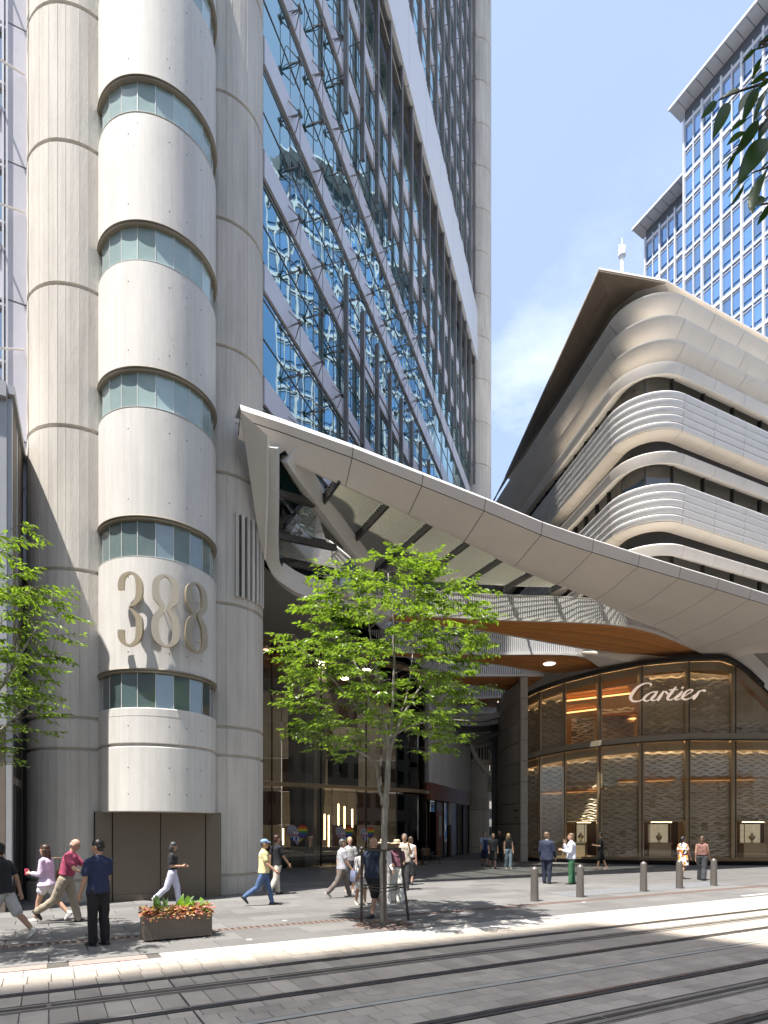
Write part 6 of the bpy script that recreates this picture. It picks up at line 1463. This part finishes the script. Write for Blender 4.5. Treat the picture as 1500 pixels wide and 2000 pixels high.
person(337, 1768, 1.63, 80, 'woman in black T-shirt and pale jeans reading her phone behind the planter', T_, 'bob', (.05, .045, .045), 'tucked', BLK, 'trousers', (.56, .57, .70), (.6, .6, .6), (18, -24), (8, 28), ((4, 84), (2, 88)), female=True, head=(0, 18), extra=phone('phone held flat by the woman behind the planter', 1), abd=(4, 4))
person(515, 1768, 1.72, 82, 'person in yellow T-shirt, blue cap and jeans walking right', T_, 'cap', (.06, .04, .03), 'tee', (.78, .68, .36), 'jeans', (.075, .13, .26), (.03, .03, .04), (22, -27), (6, 30), ((-10, 26), (20, 30)), vox=.010, extra=glasses)
person(540, 1747, 1.78, 48, 'man in black T-shirt and cream trousers walking into the shade', T_, 'short', (.06, .03, .02), 'tee', (.012, .013, .02), 'trousers', (.55, .51, .44), (.03, .025, .02), (12, -14), (4, 20), ((-12, 12), (22, 14)))
# --- group around the tree
person(668, 1753, 1.70, 72, 'man in grey T-shirt and brown trousers striding past the tree', T_, 'short', (.10, .09, .085), 'tee', (.42, .42, .46), 'trousers', (.15, .125, .115), (.45, .45, .43), (26, -30), (6, 18), ((-16, 18), (14, 22)), girth=1.06)
person(683, 1742, 1.70, 168, 'fair-haired woman in grey T-shirt and long black skirt coming this way', L_, 'short', (.42, .33, .20), 'tucked', (.38, .37, .37), 'long_skirt', (.028, .028, .036), (.45, .33, .27), (8, -10), (4, 12), ((4, 14), (-4, 14)), female=True)
person(706, 1767, 1.50, 150, 'short woman in dark headscarf and white skirt carrying a patterned bag', T_, 'bob', (.03, .03, .035), 'blouse', (.42, .40, .38), 'skirt', (.70, .68, .63), (.62, .54, .45), (8, -10), (4, 10), ((12, 60), (10, 40)), female=True, extra=handbag('blue patterned bag of the short woman in the headscarf', (.20, .22, .34), -1, .1, -.02))
person(731, 1790, 1.80, -148, 'heavy-set man in navy T-shirt and black shorts striding past the tree guard', L_, 'bald', (.30, .25, .21), 'tee', (.018, .026, .055), 'long_shorts', (.014, .014, .016), (.02, .022, .03), (24, -30), (6, 26), ((-12, 12), (22, 14)), girth=1.24, vox=.010, head=(-10, 0))
person(775, 1762, 1.66, 176, 'woman in straw hat, plum top and wide white trousers', L_, 'hat', (.03, .02, .018), 'tucked', (.20, .08, .11), 'wide', (.76, .74, .69), (.6, .55, .45), (8, -8), (2, 6), ((2, 84), (2, 80)), female=True, extra=both(glasses, handbag('small tan handbag beside the woman in the straw hat', (.30, .13, .06), -1, .02, -.02)))
person(748, 1764, 1.68, 160, 'woman in white hat and white dress half hidden by the trunk', L_, 'hat', (.1, .08, .06), 'shirt', (.74, .72, .70), 'wide', (.74, .72, .68), (.5, .5, .5), (10, -10), (2, 8), ((8, 30), (-4, 20)), female=True)
person(790, 1738, 1.80, 190, 'bearded man with a hand raised to his face behind the hatted woman', T_, 'short', (.12, .10, .09), 'tee', (.50, .44, .36), 'trousers', (.04, .04, .045), (.03, .03, .03), (6, -6), (2, 4), ((34, 118), (0, 14)))
person(802, 1728, 1.68, 20, 'woman in white top and long black skirt walking away toward the doors', L_, 'bob', (.08, .05, .03), 'tank', (.6, .58, .56), 'long_skirt', (.02, .02, .022), (.03, .03, .03), (8, -8), (3, 8), ((4, 12), (-4, 12)), female=True)
# --- plaza
person(947, 1692, 1.80, 178, 'man in pale shirt and navy bib walking out of the arcade', L_, 'short', (.10, .07, .05), 'tee', (.30, .36, .46), 'long_shorts', NVY, (.02, .02, .02), (14, -14), (4, 16), ((-6, 14), (10, 16)), vox=.013, extra=apron)
person(963, 1697, 1.74, 176, 'person in black polo shirt and black shorts leading the group from the arcade', L_, 'bob', (.07, .045, .03), 'polo', BLK, 'long_shorts', (.045, .043, .04), (.02, .02, .02), (12, -16), (4, 22), ((-8, 14), (8, 16)), vox=.013)
person(975, 1684, 1.84, 184, 'tall man in black shirt at the back of the arcade group', T_, 'bald', (.03, .03, .03), 'tee', BLK, 'trousers', BLK, (.02, .02, .02), (12, -12), (4, 14), ((-6, 14), (6, 16)), vox=.013)
person(993, 1697, 1.72, 174, 'blonde woman in black sleeveless top and pale blue jeans by the stone wall', L_, 'long', (.50, .36, .17), 'tank', (.014, .014, .016), 'trousers', (.25, .33, .39), (.5, .42, .36), (6, -7), (2, 8), ((4, 12), (-2, 12)), female=True, vox=.013)
person(1068, 1726, 1.84, 28, 'man in navy suit standing with his back to the street', L_, 'short', (.17, .11, .07), 'jacket', (.020, .027, .058), 'trousers', (.018, .024, .05), (.02, .015, .012), (4, -4), (2, 2), ((4, 26), (4, 30)), girth=1.1, head=(-30, 0), extra=tieless)
person(1116, 1727, 1.80, -78, 'man in white shirt and green trousers with hand at his chin', L_, 'short', (.16, .10, .06), 'shirt', (.66, .68, .78), 'trousers', (.045, .155, .075), (.05, .03, .02), (5, -6), (2, 3), ((12, 92), (34, 134)), girth=1.12, extra=belt())
person(1173, 1698, 1.80, -70, 'man in black T-shirt and shorts reading a phone by the shop glass', T_, 'short', (.015, .012, .01), 'tee', (.012, .012, .013), 'long_shorts', (.012, .012, .013), (.45, .30, .22), (14, -16), (4, 10), ((6, 92), (4, 90)), vox=.013, head=(0, 18), extra=phone('phone held by the man in black by the shop glass', 0))
person(1334, 1717, 1.66, 62, 'woman in orange and white patterned dress walking along the shop', B_, 'pony', (.014, .011, .012), 'dress', (.62, .40, .18), 'none', BLK, (.55, .42, .33), (10, -14), (3, 12), ((-6, 16), (10, 18)), female=True)
person(1371, 1719, 1.68, 38, 'long-haired woman in striped brown top and dark wide trousers', L_, 'long', (.085, .05, .035), 'tank', (.24, .12, .10), 'wide', (.040, .042, .05), (.5, .5, .5), (12, -12), (3, 12), ((-4, 14), (14, 22)), female=True, girth=1.16)
# patterned dress cloth
dm = CL[('dress_cloth', (.62, .40, .18))]; n_ = dm.node_tree; pb = [x for x in n_.nodes if x.type == 'BSDF_PRINCIPLED'][0]; vo = n_.nodes.new('ShaderNodeTexVoronoi'); vo.inputs['Scale'].default_value = 15; tco = n_.nodes.new('ShaderNodeTexCoord'); n_.links.new(tco.outputs['Object'], vo.inputs['Vector'])
sp_ = n_.nodes.new('ShaderNodeSeparateColor'); n_.links.new(vo.outputs['Color'], sp_.inputs[0]); rp2 = n_.nodes.new('ShaderNodeValToRGB'); rp2.color_ramp.interpolation = 'CONSTANT'; els = rp2.color_ramp.elements
els[0].position = 0; els[0].color = (.75, .72, .68, 1); els[1].position = .36; els[1].color = (.70, .20, .03, 1)
for p_, c_ in ((.55, (.03, .03, .05, 1)), (.74, (.72, .42, .05, 1)), (.86, (.75, .72, .68, 1))): x_ = els.new(p_); x_.color = c_
n_.links.new(sp_.outputs[0], rp2.inputs[0]); n_.links.new(rp2.outputs[0], pb.inputs['Base Color'])
# --- turn the joined shapes into one skin each (a single evaluation for all of them)
bpy.context.view_layer.update(); dg = bpy.context.evaluated_depsgraph_get()
done = [(o, m, fo, sd, bpy.data.meshes.new_from_object(o.evaluated_get(dg))) for (o, m, fo, sd) in PENDING]
for (o, m, fo, sd, me) in done:
    o.modifiers.clear(); o.data = me; me.materials.clear(); me.materials.append(m)
    if fo:
        rr = random.Random(sd); off = V(rr.uniform(0, 50), rr.uniform(0, 50), 0); co = [v.co.copy() for v in me.vertices]; nr = [v.normal.copy() for v in me.vertices]
        for v, c, n in zip(me.vertices, co, nr):
            w = noise.noise(V(c.x*9, c.y*9, c.z*4.5)+off)+.6*noise.noise(V(c.x*16+c.z*6, c.y*16, c.z*9)+off); v.co = c+n*(max(w, -.5)+.35)*fo*.8
    me.polygons.foreach_set('use_smooth', [True]*len(me.polygons))
for (body, hd, hg, sc) in FACES:
    me = body.data
    for m in (EYE, LIP, BROW): me.materials.append(m)
    marks = [(hd(.086, s*.032, .010), .013*hg, 1) for s in (-1, 1)]+[(hd(.088, s*.034, .034), .012*hg, 3) for s in (-1, 1)]+[(hd(.082, y, -.058), .013*hg, 2) for y in (-.012, .012)]
    for p in me.polygons:
        c = p.center
        for (q_, r, mi) in marks:
            if (c-q_).length < r*1.15: p.material_index = mi; break
